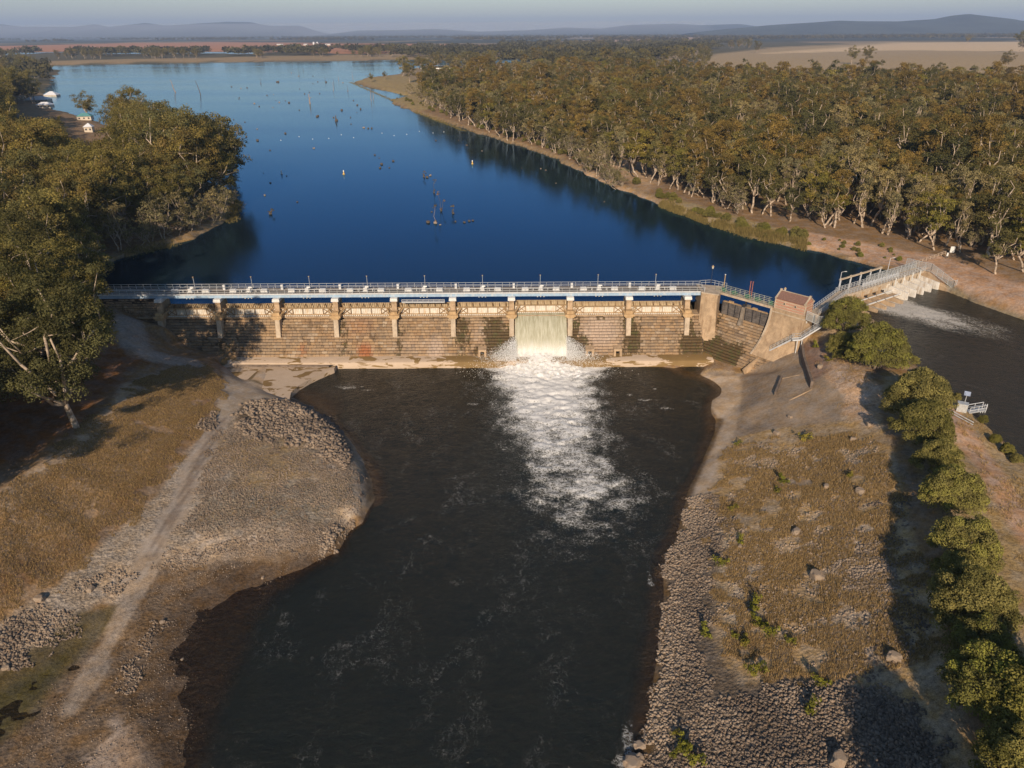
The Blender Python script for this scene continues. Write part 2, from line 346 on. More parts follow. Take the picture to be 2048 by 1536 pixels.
# ------------------------------------------------------------------ ground cover zones (albedo of the material, darkened under stones for gap shade)
C = np.zeros(shp+(3,)); C[:] = (.24, .155, .085)
grit = np.full(shp, .25)
n1 = fbm(GX/6, GY/6, 11); n2 = fbm(GX/1.4, GY/1.4, 12)
def zone(poly, col, soft=1.0, g=None, warp=1.5, z=None, msk=None):
    pl = [(q[0], q[1]) if z == 'w' else (lambda t: (t.x, t.y))(PG(q[0], q[1], 3 if q[1] > 600 else 13)) for q in poly]
    a = np.array(pl); m = 12+soft
    ya, yb = np.searchsorted(YS, [a[:, 1].min()-m, a[:, 1].max()+m]); xa, xb = np.searchsorted(XS, [a[:, 0].min()-m, a[:, 0].max()+m])
    if ya >= yb or xa >= xb: return
    sl = (slice(ya, yb), slice(xa, xb))
    d = sdist(GX[sl], GY[sl], pl)+(n1[sl]-.5)*warp*2+(n2[sl]-.5)*warp
    w = 1-sstep(-soft, soft, d)
    if msk is not None: w = w*msk(GX[sl], GY[sl])
    C[sl] = C[sl]*(1-w[..., None])+np.array(col)*w[..., None]
    if g is not None: grit[sl] = grit[sl]*(1-w)+g*w
def strip(line, wd, col, soft=.5, g=None, warp=.6, k=1.0):
    pl = [(lambda t: (t.x, t.y))(PG(q[0], q[1], 3 if q[1] > 600 else 13)) for q in line]
    d = ldist(GX[nb], GY[nb], pl)+(n1[nb]-.5)*warp*2
    w = (1-sstep(wd-soft, wd+soft, d))*k
    C[nb] = C[nb]*(1-w[..., None])+np.array(col)*w[..., None]
    if g is not None: grit[nb] = grit[nb]*(1-w)+g*w
nb = (slice(0, int(np.searchsorted(YS, 205))), slice(0, len(XS)))
DRY = (.30, .20, .115); DRY2 = (.235, .155, .085); DIRT = (.36, .24, .15); CONC = (.36, .28, .205); GRAV = (.30, .24, .18); WET = (.125, .08, .045); DAMP = (.165, .112, .068); REDS = (.20, .10, .05); PINK = (.44, .28, .18)
far = GY > 205
# plains beyond
big = fbm(GX/420, GY/700, 21, 3)
fc = np.where(big[..., None] > .54, np.array((.26, .19, .11)), np.array((.10, .085, .045)))
fc = np.where(((GY > 4200) & (fbm(GX/900, GY/2500, 25, 3) > .36))[..., None], np.array((.05, .05, .03)), fc)
C = np.where((GY > 900)[..., None], fc, C)
shore = up & (dls < 3) & (GY > 205)
C = np.where(shore[..., None], np.array((.27, .185, .10)), C)
C = np.where((up & (dls < 0))[..., None], np.array((.10, .08, .05)), C)
FAR = lambda a, b: np.ones_like(a)
zone([(-400, 108), (0, 106), (250, 101), (540, 104), (700, 108), (1010, 104), (990, 90), (700, 87), (450, 84), (250, 86), (0, 92), (-400, 98)], (.42, .19, .09), 15, .1, 0)
zone([(82, 129), (300, 124), (600, 121), (900, 117), (1080, 118), (1080, 108), (900, 108), (600, 112), (300, 117), (90, 122)], (.30, .21, .11), 8, .2, 0)
zone([(1080, 84), (1250, 78), (1450, 71), (1480, 77), (1300, 84), (1100, 92)], (.40, .25, .15), 15, .1, 0)
zone([(1180, 112), (1400, 97), (1420, 108), (1290, 128), (1180, 128)], (.33, .24, .14), 10, .1, 0)
zone([(1370, 140), (1430, 108), (1560, 94), (1800, 84), (2048, 84), (2500, 86), (2600, 170), (1900, 160), (1600, 152)], (.36, .26, .145), 10, .1, 0)
zone([(1500, 108), (1640, 98), (1800, 85), (2048, 83), (2400, 86), (2400, 100), (2048, 103), (1800, 100)], (.58, .42, .25), 10, .1, 0)
zone([(705, 165), (760, 154), (800, 150), (830, 160), (850, 185), (880, 215), (840, 222), (780, 205), (770, 183)], (.30, .22, .10), 4, .2, 0)
zone([(1250, 285), (1330, 290), (1340, 350), (1290, 380), (1230, 340)], (.42, .29, .18), 5, .2, 2)
zone([(1130, 330), (1290, 395), (1345, 420), (1320, 435), (1200, 385), (1120, 345)], (.42, .28, .17), 2, .2, 1)
# right shore and canal bank
zone([(1560, 455), (1700, 480), (1880, 510), (2048, 565), (2400, 640), (2500, 760), (2250, 690), (2048, 622), (1890, 570), (1800, 545), (1700, 512), (1560, 480)], PINK, 2.0, .35, 1.5)
zone([(1345, 395), (1450, 425), (1600, 470), (1600, 497), (1480, 470), (1340, 425)], (.30, .225, .12), 1.5, .3, 1.2)
# forest floor on the left
zone([(-300, 640), (200, 640), (225, 690), (300, 720), (150, 860), (0, 950), (-300, 1100)], REDS, 4, .3, 3)
# left bank
zone([(449, 748), (430, 835), (370, 915), (290, 1010), (200, 1090), (110, 1170), (0, 1245), (-200, 1400), (-250, 1150), (0, 985), (60, 935), (150, 870), (240, 795), (320, 745), (400, 722)], DRY, .8, .45, .8)
zone([(440, 760), (425, 830), (330, 960), (260, 1040), (150, 1130), (100, 1140), (170, 1060), (300, 930), (350, 850)], (.20, .125, .07), 1.6, .5, 2.0)
zone([(160, 1080), (60, 1180), (0, 1210), (-60, 1180), (0, 1120)], (.185, .115, .065), 1.5, .5, 2)
zone([(447, 765), (430, 835), (370, 915), (290, 1010), (200, 1090), (110, 1170), (0, 1245), (-200, 1400), (-100, 1400), (0, 1380), (90, 1290), (220, 1190), (280, 1130), (440, 1190), (620, 1130), (690, 1045), (725, 1000), (720, 930), (690, 870), (580, 790), (500, 765)], GRAV, .8, .8, .8)
zone([(520, 940), (690, 960), (700, 1020), (560, 1040), (420, 1060), (400, 1000)], (.21, .175, .13), 1.5, 1.0, 4)
zone([(480, 808), (545, 798), (600, 806), (640, 822), (690, 870), (700, 920), (690, 940), (640, 905), (600, 890), (540, 890), (475, 850)], (.14, .11, .08), 1.2, .9, 1.5)  # soil darkened below the riprap, painting in the shade between stones
zone([(440, 870), (600, 880), (640, 960), (480, 980)], (.27, .20, .12), 2.5, .6, 2)
zone([(230, 1130), (420, 1070), (640, 1080), (660, 1100), (560, 1150), (440, 1150), (330, 1190), (200, 1250)], (.42, .32, .225), .8, .7, 3.5)
strip([(0, 1010), (60, 958), (150, 893), (235, 815), (262, 770)], 1.5, (.40, .29, .19), .6, .2)
strip([(255, 640), (270, 690), (315, 715), (380, 725)], 3.0, (.30, .24, .19), 1, .2)
strip([(455, 815), (420, 880), (385, 950), (350, 1020), (315, 1080), (292, 1130)], 1.9, (.33, .27, .215), .3, .1, 1.2)
strip([(452, 815), (417, 880), (382, 950), (347, 1020), (312, 1080), (289, 1130)], .28, (.22, .175, .14), .15, .1, .3)
strip([(462, 815), (427, 880), (392, 950), (357, 1020), (322, 1080), (299, 1130)], .28, (.22, .175, .14), .15, .1, .3)
zone([(330, 1130), (620, 1120), (660, 1110), (720, 1200), (500, 1600), (-100, 1600), (-100, 1440), (60, 1340), (200, 1220), (260, 1200)], DAMP, 1.2, .6, 1.4)
zone([(500, 1160), (640, 1120), (760, 1100), (760, 1700), (330, 1700), (350, 1400), (380, 1270), (430, 1200)], (.125, .095, .064), 3.0, .5, 2.5)
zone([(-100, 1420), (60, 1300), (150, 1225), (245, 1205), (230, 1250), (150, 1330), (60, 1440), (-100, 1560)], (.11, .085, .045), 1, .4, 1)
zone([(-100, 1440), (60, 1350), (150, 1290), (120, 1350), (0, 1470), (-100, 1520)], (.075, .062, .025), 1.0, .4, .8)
strip([(292, 1130), (255, 1210), (215, 1290), (170, 1370), (140, 1420)], 1.6, (.34, .265, .195), .4, .2, 1.6, k=.85)
zone([(240, 1450), (300, 1465), (335, 1536), (330, 1640), (170, 1640), (180, 1520)], (.40, .30, .22), .5, .3, 3)
strip([(640, 1118), (620, 1132), (500, 1160), (420, 1205), (375, 1280), (350, 1380), (345, 1500), (345, 1640)], 4.5, (.10, .066, .04), 4.2, .5, 2.5)
# concrete apron and ramp at the left
zone([(446, 735), (452, 728), (470, 722), (700, 718), (700, 735), (665, 737), (620, 758), (583, 782), (560, 790), (500, 760)], (.42, .32, .23), .3, .0, .15)
zone([(446, 735), (500, 760), (585, 797), (560, 805), (490, 808), (450, 835), (437, 835), (447, 765)], (.37, .295, .22), .4, .05, .4)
zone([(452, 728), (500, 722), (470, 738), (520, 742), (500, 760), (465, 745)], (.15, .10, .045), .4, .0, .6)
zone([(500, 742), (512, 748), (500, 762), (540, 775), (585, 780), (583, 797), (545, 782), (490, 757), (470, 742)], (.15, .105, .05), .35, .0, .5)
strip([(583, 799), (615, 817), (650, 840), (678, 862), (702, 887), (722, 922), (733, 952), (740, 987), (740, 1012)], .9, (.11, .085, .06), .4, .1, .2)
strip([(690, 862), (712, 895), (718, 930), (722, 980), (720, 1010)], .8, (.34, .26, .18), .5, .2, .3)
zone([(670, 1022), (712, 1012), (722, 1030), (695, 1048)], (.44, .34, .24), .4, .0, .4)
# right bank
zone([(1345, 737), (1400, 742), (1490, 745), (1540, 705), (1610, 672), (1655, 652), (1700, 680), (1740, 745), (1770, 870), (1810, 1010), (1850, 1130), (1900, 1300), (1960, 1536), (2000, 1800), (1270, 1800), (1292, 1470), (1318, 1300), (1325, 1150), (1370, 1010), (1405, 920), (1440, 840), (1420, 800), (1440, 780)], (.38, .265, .145), .6, .5, .6)
zone([(1450, 860), (1560, 855), (1660, 870), (1740, 850), (1765, 900), (1640, 930), (1640, 1060), (1480, 1000)], (.40, .28, .155), 2, .5, 2.5)
zone([(1480, 1150), (1560, 1100), (1700, 1060), (1780, 1200), (1760, 1290), (1560, 1330), (1430, 1300)], (.36, .255, .145), 3, .6, 3)
zone([(1640, 700), (1700, 700), (1740, 745), (1760, 800), (1745, 850), (1680, 830), (1640, 780)], (.46, .32, .215), 1.5, .5, 2)
zone([(1490, 748), (1545, 706), (1606, 676), (1640, 690), (1650, 760), (1690, 790), (1680, 840), (1560, 855), (1470, 875), (1430, 910), (1405, 940), (1405, 920), (1440, 840), (1418, 812), (1443, 782), (1400, 748), (1440, 742)], (.30, .225, .155), .35, .12, .3)
zone([(1380, 745), (1430, 752), (1480, 752), (1485, 790), (1470, 860), (1440, 920), (1425, 975), (1400, 1010), (1370, 1015), (1405, 920), (1440, 840), (1418, 812), (1443, 782)], (.44, .33, .225), .5, .02, .3)
zone([(1600, 690), (1650, 680), (1660, 740), (1625, 765)], (.25, .165, .12), 1, .3, .5)
zone([(1520, 960), (1620, 935), (1700, 920), (1740, 945), (1640, 960), (1560, 985)], (.34, .25, .165), 1.0, .3, 1)
zone([(1400, 1010), (1460, 1000), (1450, 1100), (1440, 1290), (1480, 1370), (1600, 1350), (1760, 1370), (1860, 1420), (1960, 1650), (1270, 1650), (1292, 1470), (1318, 1300), (1326, 1150), (1350, 1080)], (.13, .10, .072), 1.2, .9, 1.5)  # dark ground colour stands in for shade in the stone gaps
strip(river_r[7:], .9, (.13, .085, .045), .5, .3, .4)
zone([(1640, 1080), (1740, 1030), (1780, 1090), (1760, 1190), (1720, 1320), (1650, 1320), (1690, 1200)], (.40, .30, .20), 1.2, .9, 3)
zone([(1440, 1060), (1520, 1100), (1500, 1250), (1450, 1300), (1430, 1180)], (.34, .26, .17), 1.2, .9, 3)
# crest track and canal bank
zone([(1760, 740), (1850, 760), (1900, 785), (1960, 840), (2048, 925), (2500, 1400), (2500, 1900), (2120, 1900), (2040, 1480), (1975, 1300), (1870, 1000), (1790, 850)], (.33, .235, .125), .8, .4, .8)
strip([(1850, 775), (1890, 805), (1930, 870), (1975, 935), (2048, 1050), (2140, 1200)], 2.0, PINK, .8, .2)
zone([(1650, 640), (1730, 640), (1790, 690), (1760, 740), (1700, 690)], (.36, .25, .16), 1, .3, 1)
strip([(1890, 588), (1950, 609), (2048, 642), (2250, 717)], .7, (.22, .18, .12), .6, .3, .3)
tnm = NT('ground_soil')
p = tnm.pos(); al = tnm.attr('albedo', 'Color'); gr = tnm.attr('grit')
a1 = tnm.noise(p, .22, 6, .6); a2 = tnm.noise(p, 1.6, 6, .65); a3 = tnm.noise(p, 7, 4, .7)
k = tnm.math('ADD', tnm.math('MULTIPLY', tnm.math('SUBTRACT', a1, .5), 1.1), tnm.math('MULTIPLY', tnm.math('SUBTRACT', a2, .5), tnm.mp(gr, 0, 1, .9, 2.9, False)))
k = tnm.math('ADD', k, tnm.math('MULTIPLY', tnm.math('SUBTRACT', a3, .5), tnm.mp(gr, 0, 1, .7, 3.2, False)))
k = tnm.math('MAXIMUM', tnm.math('ADD', k, 1.0), .3)
vm = tnm.n('ShaderNodeVectorMath', operation='SCALE'); tnm.l(al, vm.inputs[0]); tnm.l(k, vm.inputs['Scale'])
hue = tnm.n('ShaderNodeHueSaturation'); tnm.l(vm.outputs[0], hue.inputs['Color']); tnm.l(tnm.mp(tnm.noise(p, .5, 3), .3, .7, .8, 1.2), hue.inputs['Saturation'])
vr = tnm.voro(p, 2.2)
hh = tnm.math('ADD', tnm.math('MULTIPLY', vr, tnm.math('MULTIPLY', gr, 1.0)), tnm.math('MULTIPLY', a3, .6))
MAT_GROUND = tnm.end(tnm.bsdf(hue.outputs[0], .93, 0, tnm.bump(hh, .7, .25), .15))
V = np.stack([GX, GY, HZ], -1).reshape(-1, 3); ny, nx = shp
ii = np.arange(ny*nx).reshape(ny, nx)
F = np.stack([ii[:-1, :-1], ii[:-1, 1:], ii[1:, 1:], ii[1:, :-1]], -1).reshape(-1, 4)
me = mesh_np('ground', V, F, True); cattr(me, 'albedo', C.reshape(-1, 3)); fattr(me, 'grit', grit)
tag(link('ground', me, MAT_GROUND), kind='structure')
# far ranges of hills on the horizon
MAT_HILL = simple('hill_scrub', (.045, .05, .04), .95, 0, .4, .002, 0)
def ridge(name, prof, dist, depth):
    pr = [(px, py) for px, py in prof]; xs = np.linspace(pr[0][0], pr[-1][0], 160)
    h = np.interp(xs, [q[0] for q in pr], [q[1] for q in pr])
    rows = []
    for r, kk in enumerate((0, .25, .5, .8, 1, .6, 0)):
        yy = dist+depth*(r/6-.66)
        row = []
        for x, q in zip(xs, h):
            d = FPX*_f+(x-1024)*_r+(768-q)*_u; t = dist/d[1]; X = d[0]*t; zt = max(H+d[2]*t, 10)
            nz = 1+.10*(fbm(np.array([X/900.]), np.array([yy/700.]), 31)[0]-.5)
            row.append((X, yy, 8+(zt-8)*kk*nz))
        rows.append(row)
    V = np.array(rows).reshape(-1, 3); n = len(xs); ii = np.arange(7*n).reshape(7, n)
    F = np.stack([ii[:-1, :-1], ii[:-1, 1:], ii[1:, 1:], ii[1:, :-1]], -1).reshape(-1, 4)
    tag(link(name, mesh_np(name, V, F, True), MAT_HILL), kind='structure')
ridge('hills', [(-900, 60), (-500, 52), (-200, 58), (-40, 52), (0, 48), (40, 53), (150, 54), (190, 48), (215, 54), (290, 45), (330, 51), (400, 46), (450, 43), (500, 45), (540, 52), (600, 51), (625, 60), (660, 69), (760, 73)], 17000, 5000)
ridge('hills', [(640, 70), (720, 61), (800, 60), (870, 58), (960, 63), (1060, 60), (1130, 55), (1200, 57), (1260, 50), (1350, 47), (1400, 50), (1480, 48), (1560, 58), (1640, 66)], 16000, 4000)
ridge('hills', [(1380, 66), (1450, 58), (1540, 50), (1600, 46), (1680, 41), (1740, 42), (1800, 42), (1870, 38), (1905, 31), (1940, 28), (1975, 32), (2010, 40), (2048, 41), (2150, 42), (2300, 36), (2500, 44), (2800, 58)], 9500, 3000)
# ------------------------------------------------------------------ lake and canal sheets
def water_mat(name, body, rough, bs, bsc, foam=False, clear=False):
    n = NT(name); p = n.pos()
    ps = n.scale(p, bsc); w = n.noise(ps, 1.0, 5, .6); w2 = n.noise(n.scale(p, (bsc[0]*5, bsc[1]*5, 1)), 1.0, 3, .6)
    nr = n.bump(n.math('ADD', w, n.math('MULTIPLY', w2, .3)), 1.0, bs)
    return n, p, nr
n, p, nr = water_mat('lake_water', None, 0, .02, (.5, .9, 1))
gust = n.noise(n.scale(p, (.004, .012, 1)), 1, 5, .6)
fr = n.n('ShaderNodeFresnel'); fr.inputs['IOR'].default_value = 1.36; n.l(nr, fr.inputs['Normal'])
gl = n.n('ShaderNodeBsdfGlossy'); n.l(nr, gl.inputs['Normal']); n.l(n.mp(gust, .3, .7, .06, .16), gl.inputs['Roughness'])
n.l(n.mix(n.mp(fr.outputs[0], .2, .75), (.20, .53, 1.0), (.68, .86, 1.0)), gl.inputs['Color'])
df = n.n('ShaderNodeBsdfDiffuse'); n.l(n.mix(gust, (.007, .012, .017), (.009, .016, .022)), df.inputs[0])
mxl = n.n('ShaderNodeMixShader'); n.l(fr.outputs[0], mxl.inputs[0]); n.l(df.outputs[0], mxl.inputs[1]); n.l(gl.outputs[0], mxl.inputs[2])
MAT_LAKE = n.end(mxl.outputs[0])
bm_l = [tuple(q[:2])+(ZL,) for q in [(-700, 171), (47, 171), (52.5, 169.3), (62, 158.8), (66.5, 153.7), (70.5, 157.5), (73.5, 161.5), (82.3, 170.4), (110.4, 189.0), (117, 195), (700, 420), (3800, 1600), (4000, 9000), (-6000, 9000), (-6000, 1200), (-700, 420)]]
me = bpy.data.meshes.new('lake'); me.from_pydata(bm_l, [], [tuple(range(len(bm_l)))])
tag(link('lake', me, MAT_LAKE), kind='structure')
# canal
def canal_uv(x, y):
    dx, dy = x-REG0.x, y-REG0.y
    return dx*RT.x+dy*RT.y, dx*RN.x+dy*RN.y
cx, cy = np.meshgrid(np.arange(-130, 70, .6), np.arange(1.2, 230, .65))
WX = REG0.x+RT.x*cx+RN.x*cy; WY = REG0.y+RT.y*cx+RN.y*cy
f1 = np.exp(-((cx-(12+cy*.03))/(7.5+cy*.05))**2)*(1-sstep(5, 52, cy))*1.05*(.45+1.1*fbm(cx/2.2, cy/5, 44))
fo = np.clip(f1, 0, 1)
WZ = ZC+fo*.55*(fbm(WX*.9, WY*.9, 41)-.45)+.05*(fbm(WX*.6, WY*.6, 42)-.5)
ii = np.arange(cx.size).reshape(cx.shape)
F = np.stack([ii[:-1, :-1], ii[1:, :-1], ii[1:, 1:], ii[:-1, 1:]], -1).reshape(-1, 4)
okc = (sdist(WX, WY, cpoly) < 2.5).ravel(); F = F[okc[F].all(1)]
me_canal = mesh_np('canal_water', np.stack([WX, WY, WZ], -1).reshape(-1, 3), F, True); fattr(me_canal, 'foam', fo); fattr(me_canal, 'depth', np.full(fo.shape, 3.0))
# river
rx = np.arange(-80, 70, .36); ry = np.arange(22, 160.2, .36); RX, RY = np.meshgrid(rx, ry)
def px_line(l): 
    q = PP(l, 0.0); return np.array([[a[0], a[1]] for a in q])
cen = px_line([(1092, 735), (1095, 800), (1112, 870), (1140, 930), (1165, 985), (1185, 1040), (1200, 1110), (1205, 1230)])
wid = np.array([17.5, 14.0, 12.5, 13.0, 15.5, 17, 15, 11]); sd = cen[::-1, 1]
cxx = np.interp(RY, cen[::-1, 1], cen[::-1, 0]); ww = np.interp(RY, cen[::-1, 1], wid[::-1]); 
tt = np.interp(RY, cen[::-1, 1], np.array([1.05, .93, .76, .62, .58, .47, .30, 0])[::-1])
wb = (fbm(RX/3.5, RY/3.5, 51)-.5)*8
uu = (RX-cxx+wb)/ww
prof = (1-sstep(.2, 1.2, np.abs(uu)))
crest = fbm(RX/2.6, RY/1.7, 71, 5)
FO = tt*prof*1.04*(.72+.56*fbm(RX/1.8, RY/1.2, 56, 5))+(crest-.5)*1.5*prof*np.clip(tt, 0, 1)*(1.15-tt)
hole = fbm(RX/5, RY/4, 55); FO = FO*(1-.45*(1-tt)*sstep(.45, .6, hole))
# spread at the lip
FO = np.maximum(FO, .46*np.clip(tt*1.3, 0, 1)*(1-sstep(.6, 1.75, np.abs(uu)))*(.5+fbm(RX/1.3, RY/2.2, 57, 4)))
FO = np.maximum(FO, (1-sstep(.55, 1.1, np.hypot((RX-8.5)/18.5, (RY-160)/6.5)))*1.15)
# drifting streaks and small eddies
ridg = lambda s, a, b: 1-np.abs(fbm(RX/a, RY/b, s, 4)*2-1)
stk = sstep(.90, .99, ridg(61, 9, 5.5))*sstep(.50, .66, fbm(RX/14, RY/14, 62, 3))*sstep(.35, .6, fbm(RX/2, RY/2, 64))
FO = np.maximum(FO, stk*.16)
for (a, b, ra, rb) in [(945, 808, 2.6, .9), (700, 775, 4.5, 1.6), (1290, 800, 4.5, .8), (1335, 815, 2.5, .9), (1310, 778, 1.2, .6), (1262, 790, 1.5, 1.2), (735, 780, 3, .8), (1255, 1475, 1.5, 3.5), (1240, 1530, 1.2, 2), (1300, 1160, .7, 3.), (1325, 1270, .5, 2.)]:
    q = P(a, b, 0); rr = np.hypot((RX-q[0])/ra, (RY-q[1])/rb)+(fbm(RX/1.2, RY/.8, 63)-.5)*1.3
    FO = np.maximum(FO, (1-sstep(.2, 1.2, rr))*.52)
FO = np.clip(FO, 0, 1.15)
DP = -ground_np(RX, RY)
chop = np.clip(tt*prof, 0, 1)
RZ = chop*(1.15*(crest-.45)+.5*(fbm(RX/.8, RY/.7, 58, 4)-.5))+.16*(fbm(RX/4.2, RY/3.0, 72)-.5)+.09*(fbm(RX/1.3, RY/1.0, 73)-.5)
calm = np.clip(DP/.6, .08, 1); RZ *= calm
ii = np.arange(RX.size).reshape(RX.shape)
F = np.stack([ii[:-1, :-1], ii[:-1, 1:], ii[1:, 1:], ii[1:, :-1]], -1).reshape(-1, 4)
me_r = mesh_np('river', np.stack([RX, RY, RZ], -1).reshape(-1, 3), F, True); fattr(me_r, 'foam', FO); fattr(me_r, 'depth', DP)
def turbid(name, body, deep, foamcol=(.88, .86, .82)):
    n = NT(name); p = n.pos(); fo = n.attr('foam'); dp = n.attr('depth')
    w = n.noise(n.scale(p, (.55, .8, 1)), 1.6, 6, .62, .6); w2 = n.noise(p, 5, 4, .6)
    nr = n.bump(n.math('ADD', w, n.math('MULTIPLY', w2, .35)), 1.0, .42)
    bc = n.mix(n.noise(p, .09, 3), body, deep)
    bc = n.mix(n.mp(fo, .3, 1.0), bc, (.10, .085, .035))
    wat = n.bsdf(bc, .12, 0, nr, .5, IOR=1.33)
    tr = n.n('ShaderNodeBsdfTransparent'); tr.inputs[0].default_value = (.9, .78, .60, 1)
    gl = n.n('ShaderNodeBsdfGlossy'); gl.inputs['Roughness'].default_value = .12; n.l(nr, gl.inputs['Normal'])
    fr = n.n('ShaderNodeFresnel'); fr.inputs['IOR'].default_value = 1.33; n.l(nr, fr.inputs['Normal'])
    cl = n.n('ShaderNodeMixShader'); n.l(fr.outputs[0], cl.inputs[0]); n.l(tr.outputs[0], cl.inputs[1]); n.l(gl.outputs[0], cl.inputs[2])
    dm = n.mp(n.math('ADD', dp, n.math('MULTIPLY', n.math('SUBTRACT', n.noise(p, .5, 4), .5), .5)), .03, 1.35, .10, 1)
    m1 = n.n('ShaderNodeMixShader'); n.l(dm, m1.inputs[0]); n.l(cl.outputs[0], m1.inputs[1]); n.l(wat, m1.inputs[2])
    # lacy foam: broken by two scales of cells and noise
    ds = n.n('ShaderNodeVectorMath', operation='ADD'); n.l(p, ds.inputs[0])
    nv = n.n('ShaderNodeTexNoise'); nv.inputs['Scale'].default_value = .9; nv.inputs['Detail'].default_value = 4; n.l(p, nv.inputs['Vector'])
    sc = n.n('ShaderNodeVectorMath', operation='SCALE'); n.l(nv.outputs['Color'], sc.inputs[0]); sc.inputs['Scale'].default_value = 1.6; n.l(sc.outputs[0], ds.inputs[1])
    e1 = n.voro(n.scale(ds.outputs[0], (.8, 1.1, 1)), 1.0, 'DISTANCE_TO_EDGE'); e2 = n.voro(ds.outputs[0], 3.0, 'DISTANCE_TO_EDGE')
    lace = n.math('SUBTRACT', 1.0, n.math('MULTIPLY', n.math('MINIMUM', e1, n.math('MULTIPLY', e2, .9)), 3.2))
    ns = n.noise(p, 2.4, 7, .7); v = n.math('ADD', n.math('MULTIPLY', lace, .42), n.math('MULTIPLY', ns, .75))
    th = n.math('SUBTRACT', 1.12, n.math('MULTIPLY', fo, .82))
    ff = n.math('MULTIPLY', n.mp(v, n.math('SUBTRACT', th, .10), n.math('ADD', th, .30), 0, .96), n.mp(fo, .02, .3))
    fb = n.bsdf(n.mix(n.noise(p, .8, 5, .65), tuple(c*.8 for c in foamcol), foamcol), .75, 0, n.bump(n.noise(p, 3.5, 6, .7), .8, .3), .2)
    # drifting threads of bubbles
    wp = n.noise(n.scale(ds.outputs[0], (.35, .22, 1)), 1.0, 5, .6, .8); th1 = n.mp(n.math('ABSOLUTE', n.math('SUBTRACT', wp, .5)), 0.0, .012, 1, 0)
    wq = n.noise(n.scale(ds.outputs[0], (.9, .5, 1)), 1.0, 4, .6, .6); th2 = n.mp(n.math('ABSOLUTE', n.math('SUBTRACT', wq, .5)), 0.0, .014, .7, 0)
    thr = n.math('MULTIPLY', n.math('MAXIMUM', th1, th2), n.mp(n.noise(n.scale(p, (.13, .09, 1)), 1, 5, .7, 1.0), .48, .70, 0, .27))
    thr = n.math('MULTIPLY', thr, n.math('MULTIPLY', n.mp(n.noise(p, 1.1, 4, .6), .3, .6), n.mp(dp, .3, 1.5)))
    ff = n.math('MAXIMUM', ff, thr)
    m2 = n.n('ShaderNodeMixShader'); n.l(ff, m2.inputs[0]); n.l(m1.outputs[0], m2.inputs[1]); n.l(fb, m2.inputs[2])
    return n.end(m2.outputs[0])
MAT_RIVER = turbid('river_water', (.0135, .0145, .009), (.005, .0095, .0088))
tag(link('river', me_r, MAT_RIVER), kind='structure')
MAT_CANAL = turbid('canal_water', (.022, .019, .009), (.012, .013, .008), (.6, .55, .48))
tag(link('canal', me_canal, MAT_CANAL), kind='structure')
# ------------------------------------------------------------------ waterfall through the open gate
wf = empty('waterfall', (7.25, 165, 1.5), 0, 'pale curtain of water pouring through the one open gate into white foam', 'waterfall')
gx = np.linspace(.9, 13.6, 120); gs = np.linspace(0, 1, 60); AX, S = np.meshgrid(gx, gs)
WYf = 168.4-7.0*S**.8+.0*AX; WZf = 11.1-10.2*S**1.35
flare = (AX-7.25)*(1+.05*S**2)
rib = (fbm(AX*1.3, S*1.2, 81)-.5)*.35*S
V = np.stack([flare, WYf-165-rib, WZf-1.5], -1).reshape(-1, 3); ii = np.arange(AX.size).reshape(AX.shape)
F = np.stack([ii[:-1, :-1], ii[1:, :-1], ii[1:, 1:], ii[:-1, 1:]], -1).reshape(-1, 4)
n = NT('falling_water'); p = n.pos(); st = n.noise(n.scale(p, (1.6, .3, .10)), 1.2, 6, .7); st2 = n.noise(n.scale(p, (7, .5, .35)), 1.0, 4, .7)
sx = n.n('ShaderNodeSeparateXYZ'); n.l(p, sx.inputs[0])
low = n.mp(n.math('ADD', sx.outputs['Z'], n.math('MULTIPLY', st, 5)), 4.0, 8.5, 1, 0)
c = n.mix(n.mp(st, .35, .68), (.27, .255, .165), (.42, .40, .30)); c = n.mix(n.mp(st2, .5, .75, 0, .6), c, (.62, .60, .52)); c = n.mix(low, c, (.74, .73, .70))
MAT_FALL = n.end(n.bsdf(c, .35, 0, n.bump(n.math('ADD', st, st2), .5, .3), .4))
link('water_sheet', mesh_np('water_sheet', V, F, True), MAT_FALL, wf)
MAT_FOAM = None
n = NT('white_foam'); p = n.pos(); a = n.noise(p, 1.1, 7, .7)
MAT_FOAM = n.end(n.bsdf(n.mix(n.mp(a, .35, .6), (.66, .62, .55), (.9, .89, .87)), .8, 0, n.bump(n.noise(p, 2.5, 6, .7), .8, .35), .2))
hx, hy = np.meshgrid(np.arange(-13, 29, .25), np.arange(149.5, 165.2, .25))
r1 = np.clip(1-np.abs((hx-7.25)/(9.5+(163.5-hy)*.75)), 0, 1)**.55
top = np.interp(hy, [149, 153, 157, 160, 162, 163.5, 165.2], [-.9, .1, .9, 1.9, 2.7, 3.3, 3.4])
side = fbm(hx/.7, hy/.7, 91, 6)
HZm = top*r1-1.1*(1-r1)+(side-.5)*1.1*np.clip(r1*1.6, 0, 1)*sstep(149, 156, hy)
ii = np.arange(hx.size).reshape(hx.shape)
F = np.stack([ii[:-1, :-1], ii[:-1, 1:], ii[1:, 1:], ii[1:, :-1]], -1).reshape(-1, 4)
link('foam', mesh_np('foam', np.stack([hx-7.25, hy-165, HZm-1.5], -1).reshape(-1, 3), F, True), MAT_FOAM, wf)
